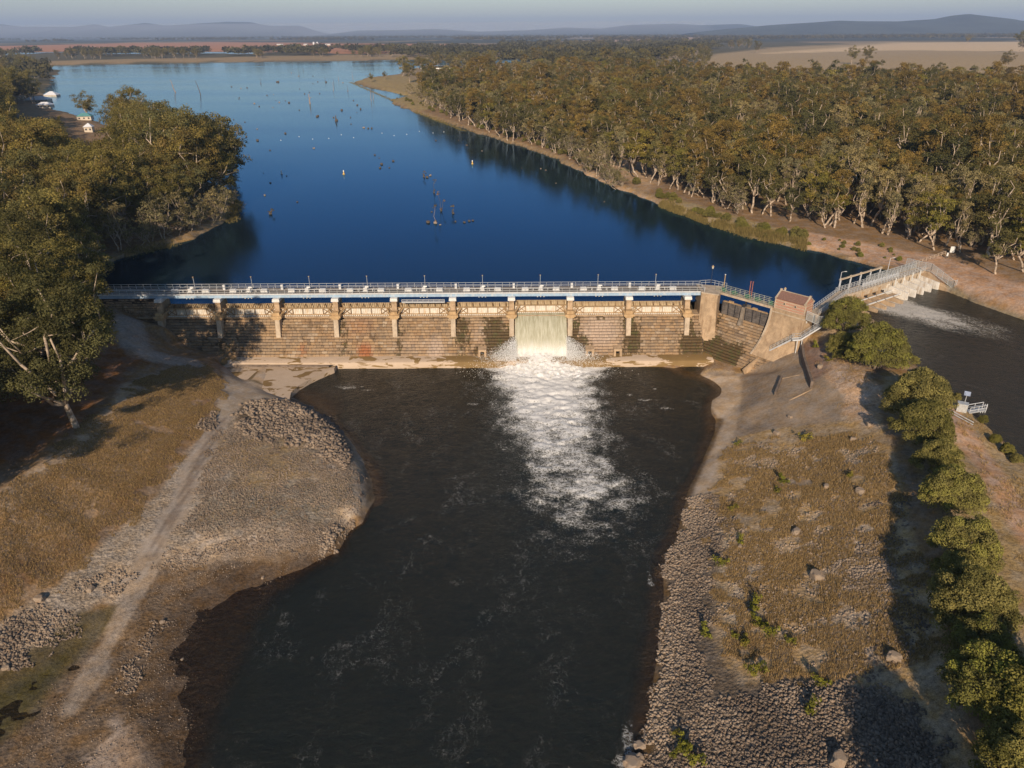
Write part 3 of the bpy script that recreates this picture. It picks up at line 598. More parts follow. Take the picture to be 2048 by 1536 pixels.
# spray: drops thrown up at both sides and over the foam
N = 34000; sdn = RNG.random(N)
sidep = RNG.choice([-1, 1], N); rr_ = RNG.gamma(1.6, 1.0, N)
X = np.where(sdn < .5, 7.25+sidep*(6.0+rr_*1.5), RNG.normal(7.25, 7.5, N))
Yp = np.where(sdn < .5, 163.8-RNG.random(N)*4.0, 163-RNG.gamma(1.6, 2.6, N))
zb = np.interp(Yp, [149, 157, 160, 162, 164], [0, .6, 1.6, 2.2, 2.6])
Zp = zb+np.where(sdn < .5, RNG.random(N)**1.6*np.clip(4.6-rr_*.8, .3, 9), RNG.gamma(1.3, .45, N))
ok = (Yp > 152) & (np.abs(X-7.25) < 7+(164-Yp)*1.3+7*RNG.random(N)); X, Yp, Zp = X[ok], Yp[ok], Zp[ok]; N = len(X)
octa = np.array([(1, 0, 0), (-1, 0, 0), (0, 1, 0), (0, -1, 0), (0, 0, 1), (0, 0, -1)], float)
of = np.array([(0, 2, 4), (2, 1, 4), (1, 3, 4), (3, 0, 4), (2, 0, 5), (1, 2, 5), (3, 1, 5), (0, 3, 5)])
sz = (.018+.06*RNG.random(N)**3)
V = octa[None]*sz[:, None, None]*np.array((1, 1, 1.3))+np.stack([X-7.25, Yp-165, Zp-1.5], -1)[:, None, :]
F = (of[None]+np.arange(N)[:, None, None]*6).reshape(-1, 3)
sp = link('spray', mesh_np('spray', V.reshape(-1, 3), F), simple('spray_drops', (.88, .88, .87), .5, 0, .05), wf); sp['kind'] = 'stuff'
# ------------------------------------------------------------------ materials of the works
CONC_M = simple('weathered_concrete', (0.377, 0.271, 0.172), .9, 0, .22, .6, .4, ((.22, .14, .08), .6))
CONC_P = simple('pale_concrete', (0.426, 0.344, 0.254), .9, 0, .18, .8, .3, ((.25, .17, .10), .5))
GALV = simple('galvanised_steel', (.48, .49, .49), .5, .3, .15, 3, .1)
GALV2 = simple('grey_paint', (.50, .51, .52), .55, 0, .12, 2, .1)
BLUEST = simple('pale_blue_steel', (0.281, 0.383, 0.493), .5, 0, .12, 1.2, .1, ((.5, .5, .48), .6))
CREAM = simple('cream_paint', (0.425, 0.289, 0.153), .65, 0, .2, 1.5, .15, ((.30, .17, .07), .55))
SKIN = simple('gate_skin', (0.464, 0.368, 0.240), .6, 0, .18, 1.0, .1, ((.32, .21, .10), .6))
RIBM = simple('shadow_brown_rib', (.25, .15, .07), .7, 0, .25, 2)  # shade is put into the colour of ribs, braces and struts
WHITEP = simple('white_panel', (0.590, 0.558, 0.492), .6, 0, .12, 1.5, .1, ((.50, .34, .18), .7))
WHITEB = simple('white_box', (0.612, 0.603, 0.578), .5, 0, .08, 2, .05)
RUST = simple('rusty_steel', (.35, .12, .07), .8, 0, .3, 3, .2)
DECKM = simple('deck_grating', (.25, .215, .18), .8, 0, .2, 2, .3)
GREENM = simple('green_machine', (.03, .16, .10), .5, 0, .2, 2, .1)
TIMBER = simple('dark_timber', (.115, .10, .09), .85, 0, .35, 1.2, .4, ((.05, .04, .035), .7))
# foot slab left of the pool
DARK = simple('dark_metal', (.03, .03, .035), .6)
SLATE = simple('red_tiles', (.20, .115, .09), .8, 0, .2, 3, .4)
BLACKH = simple('black_void', (.01, .01, .01), .9)
# masonry: one colour per stone plus stains
n = NT('masonry'); p = n.pos(); rd = n.attr('rnd'); wt = n.attr('wet')
cr = n.n('ShaderNodeValToRGB'); n.l(rd, cr.inputs[0]); e = cr.color_ramp.elements
e[0].color = (.30, .19, .105, 1); e[1].color = (.46, .36, .255, 1)
for q, cc in ((.25, (.40, .27, .15)), (.45, (.20, .145, .10)), (.6, (.43, .30, .18)), (.8, (.32, .205, .115))): 
    x = e.new(q); x.color = (*cc, 1)
big_ = n.noise(n.scale(p, (.12, .12, .25)), 1, 5, .65); s1 = n.noise(n.scale(p, (.5, .5, .3)), 1, 5, .7); s2 = n.noise(p, 4, 4, .7)
c = n.mix(n.mp(big_, .42, .62, 0, .55), cr.outputs[0], (.27, .21, .15)); c = n.mix(n.mp(s1, .54, .66, 0, .75), c, (.115, .08, .05))
c = n.mix(n.mp(n.attr('pale'), .1, .9, 0, .7), c, (.52, .41, .33)); c = n.mix(n.mp(n.attr('red'), .1, .9, 0, .8), c, (.36, .12, .045))
wf_ = n.mp(n.math('ADD', wt, n.math('MULTIPLY', n.math('SUBTRACT', n.noise(n.scale(p, (1.1, 1.1, .5)), 1, 6, .75), .5), 2.6)), .38, .56)
c = n.mix(n.math('MULTIPLY', wf_, .9), c, n.mix(n.mp(n.noise(p, .8, 3), .5, .65), (.075, .05, .02), (.06, .065, .018)))
c = n.mix(n.mp(s2, .35, .7, 0, .35), c, (.13, .09, .06))
MAT_MAS = n.end(n.bsdf(c, n.mp(wf_, 0, 1, .92, .55), 0, n.bump(n.math('ADD', s2, s1), .7, .12), .25))
n = NT('apron'); p = n.pos(); s1 = n.noise(n.scale(p, (.22, .35, 1)), 1.0, 5, .6, .6)
at = n.attr('wet')
MAT_APR = n.end(n.bsdf(n.mix(n.mp(n.math('ADD', s1, n.math('MULTIPLY', at, .5)), .54, .57), n.mix(n.noise(p, .6, 5), (.40, .30, .21), (.52, .41, .31)), n.mix(n.noise(p, .4, 5), (.16, .10, .04), (.24, .155, .06))), .8, 0, n.bump(n.noise(p, 3, 4), .3, .05), .3))
# ------------------------------------------------------------------ masonry weir: stepped courses of separate stones
def stains(x, z):
    w = 0; pa = 0; rd_ = 0
    for cx_, cz, rx_, rz_, k in [(-4.5, 6, 2.8, 6, .8), (-1, 3, 4, 5, .95), (15.5, 4, 2.3, 6, .8), (17, 3.2, 3.5, 2.2, .8), (30, 5, 2.4, 5.5, .75), (22, 10, 1.2, 1, .8), (44.5, 3.5, 3.2, 3.6, .9), (28.5, 9, 1.2, 3, .6), (44.5, 8, 1.2, 2.5, .5), (-12.5, 6.5, 2.3, 5, .6), (-8.5, 2.6, 1.6, 1.5, .6), (-42, 6, 1.5, 6, .4), (-28, 5, 1.3, 5, .45), (-70, 4, 9, 5, .3)]:
        w = max(w, k*math.exp(-((x-cx_)/rx_)**2-((z-cz)/rz_)**2)*1.3)
    for cx_, cz, rx_, rz_, k in [(22, 6.5, 6, 4.5, .9), (-19, 3, 2.5, 3.2, .9), (-7.5, 6, 3, 3, .5), (-24, 4, 8, 2.5, .45)]:
        pa = max(pa, k*math.exp(-((x-cx_)/rx_)**2-((z-cz)/rz_)**2))
    for cx_, cz, rx_, rz_, k in [(-36.5, 2.6, 2.0, 2.0, 1), (18.5, 2.5, 1.6, 1.1, .7), (-38, 8, 5, 3.5, .4), (-52, 3, 1, 2, .6)]:
        rd_ = max(rd_, k*math.exp(-((x-cx_)/rx_)**2-((z-cz)/rz_)**2))
    return w, pa, rd_
def masonry(name, L, ztop, run, z0, origin, tdir, ndir, parent, holes=(), stainf=None, clip=None):
    """stones along tdir; ndir points out of the face; run = horizontal batter"""
    V = []; Fc = []; rn = []; we = []; pl = []; re = []
    nc = int(round((ztop-z0)/.6)); ch = (ztop-z0)/nc
    for k in range(nc):
        zb = z0+k*ch; off = run*(1-((k+.5)/nc))**1.08
        x = -random.random()
        while x < L:
            w = random.uniform(.65, 1.45); a0 = max(x, 0); a1 = min(x+w, L); x += w
            if a1-a0 < .15: continue
            cxm = (a0+a1)/2
            if any(h0 < cxm < h1 and zb < hz for h0, h1, hz in holes): continue
            if clip and clip(cxm, zb): continue
            j = random.uniform(-.05, .07); g = .022
            o1 = off+j; o0 = off-1.5; zt = zb+ch-g+random.uniform(-.03, .02)
            b = len(V); ch_ = .05
            for (s, o, zz_) in ((a0+g, o1-.03, zb+.075), (a1-g, o1-.03, zb+.075), (a1-g, o1+random.uniform(-.03, .03), zt-ch_), (a0+g, o1+random.uniform(-.03, .03), zt-ch_), (a0+g+.03, o1-.08, zt), (a1-g-.03, o1-.08, zt), (a0+g, o0, zt), (a1-g, o0, zt), (a0+g, o0, zb), (a1-g, o0, zb)):
                q = origin+tdir*s+ndir*o; V.append((q.x, q.y, zz_))
            Fc += [(b, b+1, b+2, b+3), (b+3, b+2, b+5, b+4), (b+4, b+5, b+7, b+6), (b, b+3, b+6, b+8), (b+1, b+9, b+7, b+2), (b+3, b+4, b+6, b+6), (b+2, b+7, b+5, b+5)]
            r = random.random(); q = origin+tdir*cxm
            st = (stainf or stains)(q.x if stainf is None else cxm, zb)
            rn += [r]*10; we += [st[0]]*10; pl += [st[1]]*10; re += [st[2]]*10
    Fc = [tuple(dict.fromkeys(f)) for f in Fc]
    me = bpy.data.meshes.new(name); me.from_pydata(V, [], Fc); fattr(me, 'rnd', rn); fattr(me, 'wet', we); fattr(me, 'pale', pl); fattr(me, 'red', re)
    return link(name, me, MAT_MAS, parent)
weir = empty('weir', (0, 165, 0), 0, 'long stepped stone weir wall crossing the river under the gates', 'weir')
def inv(o, par): o.location = (-par.location.x, -par.location.y, -par.location.z); return o
EX = Vector((1, 0, 0)); EY = Vector((0, 1, 0))
x0w = -92.0
holes = [(h-x0w-.9, h-x0w+.9, 3.3) for h in (-7.3, 19.3, 26.2)]
inv(masonry('stone_face', 47.5-x0w, 10.5, 5.8, 1.9, Vector((x0w, 168, 0)), EX, Vector((0, -1, 0)), weir, holes), weir)
m = MB(); m.prism([(162.9, .5), (168.5, 9.9), (172.5, 9.9), (172.5, -3), (162.9, -3)], -100, 48); inv(m.build('wall_core', simple('dark_joints', (.05, .035, .025), .95), weir), weir)
m = MB(); m.bb(-100, 47.8, 167.2, 170.6, 10.45, 10.75); inv(m.build('crest_sill', CONC_M, weir), weir)
# outlets: arched culverts
for h in (-7.3, 19.3, 26.2):
    m = MB()
    for s in (-1, 1): m.prism([(161.7, 1.8), (161.9, 3.3), (164.5, 3.9), (164.5, 1.8)], h+s*.75-.28, h+s*.75+.28)
    m.prism([(161.8, 3.2), (161.9, 3.7), (164.5, 4.1), (164.5, 3.2)], h-1.05, h+1.05)
    o = inv(m.build('outlet', CONC_M, weir), weir)
    m = MB(); m.bb(h-.5, h+.5, 163.2, 164.2, 1.9, 2.75); m.tube((h, 163.2, 2.7), (h, 164.2, 2.7), .5, .5, 12); m.build('outlet_mouth', BLACKH, o)
# apron
ax = np.arange(-74, 50, .5); prof_ = [(163.4, 2.05), (161.3, 1.85), (159.75, 1.55), (159.6, 1.45), (159.45, .1), (159.4, -1.5), (162, -3)]
V = [(x, a, b) for a, b in prof_ for x in ax]; nn = len(ax); ii = np.arange(len(V)).reshape(len(prof_), nn)
F = np.stack([ii[:-1, :-1], ii[:-1, 1:], ii[1:, 1:], ii[1:, :-1]], -1).reshape(-1, 4)
wv = []
for v in V:
    x = v[0]; w = 0
    for c0, rx_, k in ((-75, 6, .9), (-9, 8, 1.0), (16, 10, 1.1), (29, 3, .3), (42, 7, .75), (-36, 2.5, .35)): w = max(w, k*math.exp(-((x-c0)/rx_)**2))
    wv.append(w*.45+(.10 if v[1] > 162.2 else 0)-.06*(v[1] < 160))
me = mesh_np('apron', V, F, False); fattr(me, 'wet', wv); inv(link('apron', me, MAT_APR, weir), weir)
sq_ = [P(a, b, 1.2)[:2] for a, b in ((440, 731), (672, 731), (668, 737), (650, 744), (622, 757), (598, 771), (582, 785), (578, 802), (500, 775), (450, 745))]
m = MB(); m.slab(sq_, -1.5, 1.2); me = m.build('foot_slab', MAT_APR, weir); fattr(me.data, 'wet', [.0]*len(me.data.vertices)); inv(me, weir)
# ------------------------------------------------------------------ gate piers
def make_pier():
    t = empty('gate_pier', (0, 166.5, 5))
    inv2 = lambda o: inv(o, t)
    m = MB(); m.prism([(165.7, 10.6), (165.35, 8.4), (164.8, 6.1), (168.5, 6.1), (168.8, 10.6)], -.58, .58); inv2(m.build('buttress', CONC_P, t))
    m = MB(); m.bb(-1.3, 1.3, 165.3, 168.6, 10.95, 11.55); m.bb(-.95, .95, 165.4, 168.5, 10.6, 10.95); m.bb(-.8, .8, 165.7, 168.4, 11.55, 12.35); inv2(m.build('trunnion_block', CREAM, t))
    m = MB(); m.prism([(166.9, 12.3), (167.2, 13.9), (167.0, 14.7), (171.6, 14.7), (172.2, 9.8), (168.6, 9.8), (168.4, 12.3)], -.62, .62)
    inv2(m.build('shaft', CONC_M, t))
    m = MB(); m.bb(-.9, .9, 166.8, 172.0, 14.7, 15.1); m.bb(-.85, .85, 166.9, 171.8, 15.1, 15.45); inv2(m.build('cap', WHITEB, t))
    return t
def kids(o): return [k for k in bpy.data.objects if k.parent == o]
pier = make_pier(); pk = kids(pier)
ordn = ['first', 'second', 'third', 'fourth', 'fifth', 'sixth', 'seventh', 'eighth', 'ninth', 'tenth']
for i in range(10):
    o = pier if i == 0 else copy_fast(pier, pk, pier.location, 0, (1, 1, 1)); o.location.x = (i-6)*BAY
    lab = 'tan concrete gate pier, %s from the left bank along the weir' % ordn[i]
    if i == 6: lab = 'tan concrete gate pier at the left edge of the waterfall'
    if i == 7: lab = 'tan concrete gate pier at the right edge of the waterfall'
    if i == 9: lab = 'tan concrete gate pier against the tall concrete abutment, last to the right'
    tag(o, lab, 'pier', 'piers between the gates of the weir')
la = empty('abutment', (-96, 169, 12), 0, 'shaded stone abutment under the left end of the service bridge', 'abutment')
inv(masonry('stone_face', 15.5, 15.3, .5, 7.5, Vector((-103.2, 168.0, 0)), EX, Vector((0, -1, 0)), la, (), lambda s, z: (.35, 0, 0)), la)
m = MB(); m.bb(-103, -87.9, 168.0, 172.8, 7, 15.3); inv(m.build('core', bpy.data.materials['dark_joints'], la), la)
# ------------------------------------------------------------------ radial gates
def make_gate():
    t = empty('radial_gate', (BAY/2, 168, 10.7)); hw = BAY/2-.75
    def fin(m, nm, mt, par=t):
        for q in range(len(m.v)): x, y, z = m.v[q]; m.v[q] = (x, y-168, z-10.7)
        return m.build(nm, mt, par)
    prof = []
    for k in range(9):
        z = 10.75+k*(13.45-10.75)/8; prof.append((169.4+.55*math.sin(math.pi*(k/8)*.8+.25), z))
    m = MB(); m.prism(prof+[(y+.08, z) for y, z in prof[::-1]], -hw, hw); fin(m, 'skin_plate', SKIN)
    m = MB()
    for i in range(1, 28):
        x = -hw+i*2*hw/28; m.bar((x, prof[4][0]-.1, prof[4][1]), (x, prof[8][0]-.08, prof[8][1]), .05, .08)
    for i in range(8):
        x = -hw+.7+i*(2*hw-1.4)/7
        m.bar((x, 167.9, 12.75), (x, prof[8][0]-.15, 13.3), .15, .18)
    fin(m, 'rib', RIBM)
    m = MB(); m.bb(-hw+.1, hw-.1, 168.25, 168.3, 11.05, 12.62)
    fin(m, 'panel', WHITEP)
    m = MB()
    for i in range(30):
        x = -hw+.3+i*(2*hw-.6)/29; m.bar((x, 168.2, 11.05), (x, 168.2, 12.6), .035, .05)
    m.bb(-hw, hw, 167.85, 168.2, 12.62, 12.8); m.bb(-hw, hw, 167.8, 168.3, 10.85, 11.08)
    m.bb(-hw, hw, 167.6, 168.1, 12.72, 12.78)
    fin(m, 'girder', CREAM)
    m = MB()
    for s in (-1, 1):
        a, b = s*hw*.90, s*hw*.58
        m = MB(); m.bar((a, 167.9, 11.05), (b, 167.9, 12.65), .13); m.bar((a, 167.85, 12.65), (b, 167.85, 11.05), .13)
        m.bar((a, 167.9, 11.0), (a, 167.9, 12.7), .12); m.bar((b, 167.9, 11.0), (b, 167.9, 12.7), .12); fin(m, 'brace', RIBM)
    for s in (-.2, .2): m = MB(); m.bar((hw*s, 167.9, 11), (hw*s, 167.9, 12.7), .1); fin(m, 'strut', RIBM)
    for s in (-1, 1):
        m = MB(); m.bar((s*hw*.78, 168.1, 12.7), (s*(hw-.05), 165.7, 11.5), .22); m.bar((s*hw*.86, 168.1, 10.95), (s*(hw-.05), 165.7, 11.4), .2)
        m.bar((s*hw*.93, 168.1, 12.2), (s*(hw-.02), 165.9, 11.6), .12); fin(m, 'arm', CREAM)
    m = MB()
    for i in range(24):
        x = -hw+.4+i*(2*hw-.8)/23; m.bb(x-.17, x+.17, 167.45, 167.85, 10.78-.0, 11.0)
    fin(m, 'seal_block', WHITEP)
    return t
g0 = make_gate(); gk = kids(g0)
for i in range(9):
    o = g0 if i == 0 else copy_fast(g0, gk, g0.location, 0, (1, 1, 1)); o.location.x = (i-5.5)*BAY
    lab = 'closed cream steel radial gate, %s bay from the left bank' % ordn[i]
    if i == 6: o.location.z += .45; lab = 'raised cream steel gate with the waterfall pouring out below it'
    if i == 8: lab = 'closed cream steel gate in the last bay beside the tall concrete abutment'
    if i == 7: lab = 'closed cream steel gate just right of the waterfall'
    tag(o, lab, 'sluice gate', 'radial gates of the weir')
# ------------------------------------------------------------------ service bridge
def railing(m, p0, p1, h=1.1, step=1.8, r=.035, rails=(1.0, .52)):
    p0 = Vector(p0); p1 = Vector(p1); L = (p1-p0).length; k = max(1, int(round(L/step)))
    for i in range(k+1):
        q = p0.lerp(p1, i/k); m.bar(q, q+Vector((0, 0, h)), r*2)
    for f in rails: m.bar(p0+Vector((0, 0, h*f)), p1+Vector((0, 0, h*f)), r*2)
br = empty('service_bridge', (-28, 170.5, 16.3), 0, 'long pale blue steel service bridge with railings running above the gates', 'bridge')
XL, XR = -102.0, 47.6
def fb(m, nm, mt): return inv(m.build(nm, mt, br), br)
m = MB()
for y in (168.3, 172.5): m.bb(XL, XR, y-.06, y+.06, 15.5, 16.25); m.bb(XL, XR, y-.2, y+.2, 15.42, 15.5); m.bb(XL, XR, y-.2, y+.2, 16.18, 16.27)
fb(m, 'girder', BLUEST)
m = MB(); m.bb(XL, XR, 168.0, 168.9, 16.28, 16.36); m.bb(XL, XR, 170.6, 172.9, 16.28, 16.38); m.bb(XL, XR, 169.0, 170.5, 16.15, 16.2); fb(m, 'deck', DECKM)
m = MB(); m.bb(XL, XR, 167.97, 168.0, 16.2, 16.5); fb(m, 'kick_plate', GALV2)
for y in (168.05, 172.8):
    m = MB(); railing(m, (XL, y, 16.36), (XR, y, 16.36), 1.15, 1.85, .035); fb(m, 'railing', GALV)
m = MB(); railing(m, (XL, 170.55, 16.36), (XR, 170.55, 16.36), 1.05, 3.6, .03, (1.0,)); fb(m, 'inner_railing', GALV)
# hoists, one above each gate
def make_hoist():
    t = empty('gate_hoist', (0, 169.8, 16.2)); f = lambda m, nm, mt: m.build(nm, mt, t)
    m = MB(); m.box((0, 0, .75), (.9, .8, .7)); m.box((0, -.1, .3), (1.3, 1.0, .3)); m.box((.1, .5, 1.2), (.5, .5, .35)); f(m, 'gearbox', WHITEB)
    m = MB(); m.tube((.1, .45, 1.2), (.75, .45, 1.2), .2, .2, 10); m.box((0, .7, .5), (.35, .3, 1.3)); f(m, 'motor', WHITEB)
    for s in (-1, 1):
        m = MB(); m.tube((s*.45, 0, .75), (s*3.2, 0, .75), .09, .09, 8); m.box((s*1.8, 0, .45), (.15, .35, .6)); f(m, 'shaft', WHITEB)
        m = MB(); m.box((s*3.9, 0, .6), (1.5, .75, .7)); m.tube((s*3.4, -.42, .6), (s*3.4, .42, .6), .42, .42, 12); m.box((s*3.9, 0, .15), (1.7, .9, .2)); f(m, 'winch_drum', WHITEB)
    m = MB()
    for s in (-1, 0, 1): m.tube((s*.8, -1.1, -.9), (s*.8, -1.1, -1.15), .14, .16, 8)
    m.bar((-.9, -1.1, -.88), (.9, -1.1, -.88), .08); f(m, 'floodlight', WHITEP)
    return t
h0 = make_hoist(); hk = kids(h0)
def make_post():
    t = empty('lamp_post', (0, 172.6, 16.4))
    m = MB(); m.tube((0, 0, 0), (0, 0, 2.9), .06, .05, 6); m.box((0, 0, .1), (.25, .25, .15)); m.build('pole', GALV, t)
    m = MB(); m.tube((0, 0, 2.85), (0, 0, 3.0), .10, .13, 8); m.box((0, 0, 3.05), (.28, .28, .1)); m.build('lamp_head', CREAM, t); return t
l0 = make_post(); lk = kids(l0)
def make_cab():
    t = empty('control_cabinet', (0, 171.4, 16.38))
    m = MB(); m.box((0, 0, .65), (.55, .45, 1.2)); m.box((0, 0, 1.28), (.62, .52, .06)); m.build('housing', WHITEB, t)
    m = MB(); m.box((0, -.232, .7), (.42, .02, .9)); m.build('door', GALV2, t); return t
c0 = make_cab(); ck = kids(c0)
for i in range(9):
    x = (i-5.5)*BAY
    nm = ordn[i]
    o = h0 if i == 0 else copy_fast(h0, hk, h0.location, 0, (1, 1, 1)); o.location.x = x
    tag(o, 'white gate winch with long shafts on the bridge above the %s bay from the left' % nm, 'winch', 'gate winches on the service bridge')
    o = l0 if i == 0 else copy_fast(l0, lk, l0.location, 0, (1, 1, 1)); o.location.x = x
    tag(o, 'slim lamp post on the far bridge railing, %s from the left' % nm, 'lamp post', 'lamp posts along the service bridge')
    if i > 0:
        o = c0 if i == 1 else copy_fast(c0, ck, c0.location, 0, (1, 1, 1)); o.location.x = (i-6)*BAY+.6
        tag(o, 'white control cabinet on the bridge above the %s pier from the left' % nm, 'cabinet', 'control cabinets on the service bridge')
# maintenance catwalk under the bridge in the fifth bay
ct = empty('catwalk', (-20.5, 167.3, 14.4), 0, 'short white catwalk slung under the bridge between the fifth and sixth piers', 'catwalk')
m = MB(); m.bb(-27, -16.5, 166.9, 167.9, 14.3, 14.45); o = inv(m.build('platform', GALV2, ct), ct); 
m = MB(); railing(m, (-27, 166.9, 14.45), (-16.5, 166.9, 14.45), .7, 1.3, .03); inv(m.build('railing', WHITEB, ct), ct)
# ------------------------------------------------------------------ right abutment
ab = empty('abutment', (48.6, 168, 16), 0, 'tall weathered concrete abutment block with a flared foot at the bridge end', 'abutment')
def flare_block(name, outline_top, flares, ztop, zbot, mt, parent, power=2.2, seg=10):
    """block whose sides curve outward towards the foot"""
    V = []; n_ = len(outline_top)
    for k in range(seg+1):
        u = k/seg; z = ztop+(zbot-ztop)*u; e = u**power
        for (x, y), (fx, fy) in zip(outline_top, flares): V.append((x+fx*e, y+fy*e, z))
    Fq = []
    for k in range(seg):
        for i in range(n_): Fq.append((k*n_+i, k*n_+(i+1) % n_, (k+1)*n_+(i+1) % n_, (k+1)*n_+i))
    Fq += [tuple(range(n_))[::-1]]
    me = bpy.data.meshes.new(name); me.from_pydata(V, [], Fq); o = link(name, me, mt, parent)
    if parent: inv(o, parent)
    return o
flare_block('block', [(46.7, 167.3), (47.7, 166.8), (50.2, 165.4), (51.7, 168.2), (52.6, 171.6), (46.9, 173.2)], [(0, -.3), (0, -1.3), (.5, -1.2), (.2, .3), (0, 0), (0, 0)], 16.35, 4.5, CONC_M, ab)
m = MB(); m.slab([(46.6, 167.1), (47.7, 166.6), (50.4, 165.2), (52.0, 168.2), (52.9, 171.8), (46.8, 173.4)], 16.3, 16.55); inv(m.build('coping', CONC_P, ab), ab)
m = MB(); railing(m, (47.6, 172.8, 16.5), (50.4, 173.2, 16.5), 1.2, 1.2); railing(m, (50.4, 173.2, 16.5), (53.6, 170.4, 16.5), 1.2, 1.2); railing(m, (47.3, 167.2, 16.5), (47.3, 172.8, 16.5), 1.2, 2.4); inv(m.build('railing', GALV, ab), ab)
m = MB(); m.box((50.6, 167.3, 11.6), (.45, .05, .9), R(-35)); inv(m.build('notice', WHITEB, ab), ab)
# ------------------------------------------------------------------ angled spillway with two timber gates
W0v, W1v = W0, W1
T2 = (W1-W0).normalized(); N2 = Vector((T2.y, -T2.x, 0)); N2 = N2 if N2.y < 0 else -N2
LW = (W1-W0).length
sw = empty('side_spillway', tuple(W0), 0, 'angled stone spillway face with dark mossy stains between the abutment and the brick hut', 'spillway')
def st2(s, z):
    w = max(1.5*math.exp(-((s-8.8)/3.2)**2-((z-2.0)/3.4)**2), 1.3*math.exp(-((s-3.0)/3.2)**2-((z-3)/3.0)**2), 1.1*math.exp(-((s-.9)/1.3)**2-((z-7)/3.4)**2))
    return w if s < 11.3 else 0, .25*math.exp(-((s-5)/1.5)**2-((z-2)/2)**2), 0
o = masonry('stone_face', LW+9.0, 10.9, 6.2, 1.3, W0-T2*3.2, T2, N2, sw, (), lambda s, z: st2(s-2.5, z)); inv(o, sw)
A = W0-T2*3.2; Bq = W0+T2*(LW+5.8)
m = MB(); q = [A+N2*5.4, Bq+N2*5.4, Bq-N2*1.5, A-N2*1.5]
lo = [(A+N2*5.6), (Bq+N2*5.6), (Bq-N2*3), (A-N2*3)]
m.add([(*lo[0][:2], .3), (*lo[1][:2], .3), (*lo[2][:2], .3), (*lo[3][:2], .3), (*(A-N2*.5)[:2], 10.5), (*(Bq-N2*.5)[:2], 10.5), (*lo[2][:2], 10.5), (*lo[3][:2], 10.5)], [(0, 1, 5, 4), (4, 5, 6, 7), (0, 3, 2, 1), (0, 4, 7, 3), (1, 2, 6, 5), (3, 7, 6, 2)])
inv(m.build('wall_core', bpy.data.materials['dark_joints'], sw), sw)
fr = Matrix.Translation(W0) @ Matrix(((T2.x, N2.x, 0, 0), (T2.y, N2.y, 0, 0), (0, 0, 1, 0), (0, 0, 0, 1)))   # local x along, y outwards, z up
def local(parent_name, loc, lab, cat, grp=None):
    return empty(parent_name, tuple(loc), 0, lab, cat, grp)
for gi, (a, b) in enumerate(((.75, 6.4), (7.3, LW-.6))):
    o = empty('timber_gate', tuple(W0+T2*((a+b)/2))[:2]+(10.9,), 0, ['left dark timber gate of horizontal boards beside the tall abutment', 'right dark timber gate of horizontal boards below the brick hut'][gi], 'sluice gate', 'timber gates of the side spillway')
    m = MB(fr)
    for k in range(11):
        z = 10.95+k*.28; y = .09*(k % 2)+random.uniform(-.02, .02)
        for j in range(3):
            xa = a+(b-a)*j/3; xb = a+(b-a)*(j+1)/3; m.bb(xa+.01, xb-.01, -.35+y, -.12+y+random.uniform(-.02, .02), z, z+.25)
    inv(m.build('board', TIMBER, o), o)
    m = MB(fr)
    for x in (a+.1, a+(b-a)/3, a+2*(b-a)/3, b-.1): m.bb(x-.06, x+.06, -.1, .08, 10.95, 14.05)
    inv(m.build('strap', DARK, o), o)
    m = MB(fr); m.bb(a, b, -1.0, -.35, 13.75, 14.1); m.bb(a+1.5, a+2.7, -.9, -.4, 14.1, 14.45); inv(m.build('top_beam', CREAM, o), o)
sp_ = empty('spillway_pier', tuple(W0+T2*6.85)[:2]+(10.5,), 0, 'narrow dark concrete pier between the two timber gates', 'pier')
m = MB(fr); m.prism([(1.5, 9.8), (.7, 11.6), (.5, 13.6), (.3, 14.2), (-2.5, 14.2), (-2.5, 9.8)], 6.45, 7.25); inv(m.build('pier_body', simple('dark_concrete', (.20, .165, .13), .9, 0, .25, 1, .3), sp_), sp_)
m = MB(fr); m.bb(6.7, 7.0, -.9, -.5, 14.2, 16.3); m.bb(6.6, 7.1, .1, .4, 14.2, 15.0); inv(m.build('post', DARK, sp_), sp_)
ww_ = empty('hoist_walkway', tuple(W0+T2*(LW/2))[:2]+(16.2,), 0, 'narrow walkway with green winding gear above the two timber gates', 'walkway')
m = MB(fr); m.bb(-1.2, LW+.4, .0, .25, 15.75, 16.25); m.bb(-1.2, LW+.4, -2.2, -1.95, 15.75, 16.25); m.bb(-1.2, LW+.4, -1.95, 0, 16.1, 16.22); inv(m.build('deck', CONC_P, ww_), ww_)
for y in (.1, -2.1):
    m = MB(fr); railing(m, (-1.2, y, 16.25), (LW+.3, y, 16.25), 1.25, 1.3, .035, (1.0, .66, .33)); inv(m.build('railing', simple('olive_paint', (.36, .36, .28), .6), ww_), ww_)
for i, x in enumerate((.2, 3.2, 6.9, 9.6, 13.2)):
    o = empty('winding_gear', tuple(W0+T2*x-N2*1.0)[:2]+(16.22,), math.atan2(T2.y, T2.x), 'green winding gear on the hoist walkway, %s from the abutment' % ordn[i], 'winch', 'green winding gears on the hoist walkway')
    m = MB(); m.box((0, 0, .45), (.9, .7, .55)); m.box((0, 0, .1), (1.1, .9, .16)); m.build('gear_case', GREENM, o)
    m = MB(); m.tube((-.7, 0, .5), (-.5, 0, .5), .33, .33, 12); m.tube((.5, 0, .5), (.85, 0, .5), .18, .18, 10); m.box((0, 0, .85), (.3, .3, .3)); m.build('handwheel', GREENM, o)
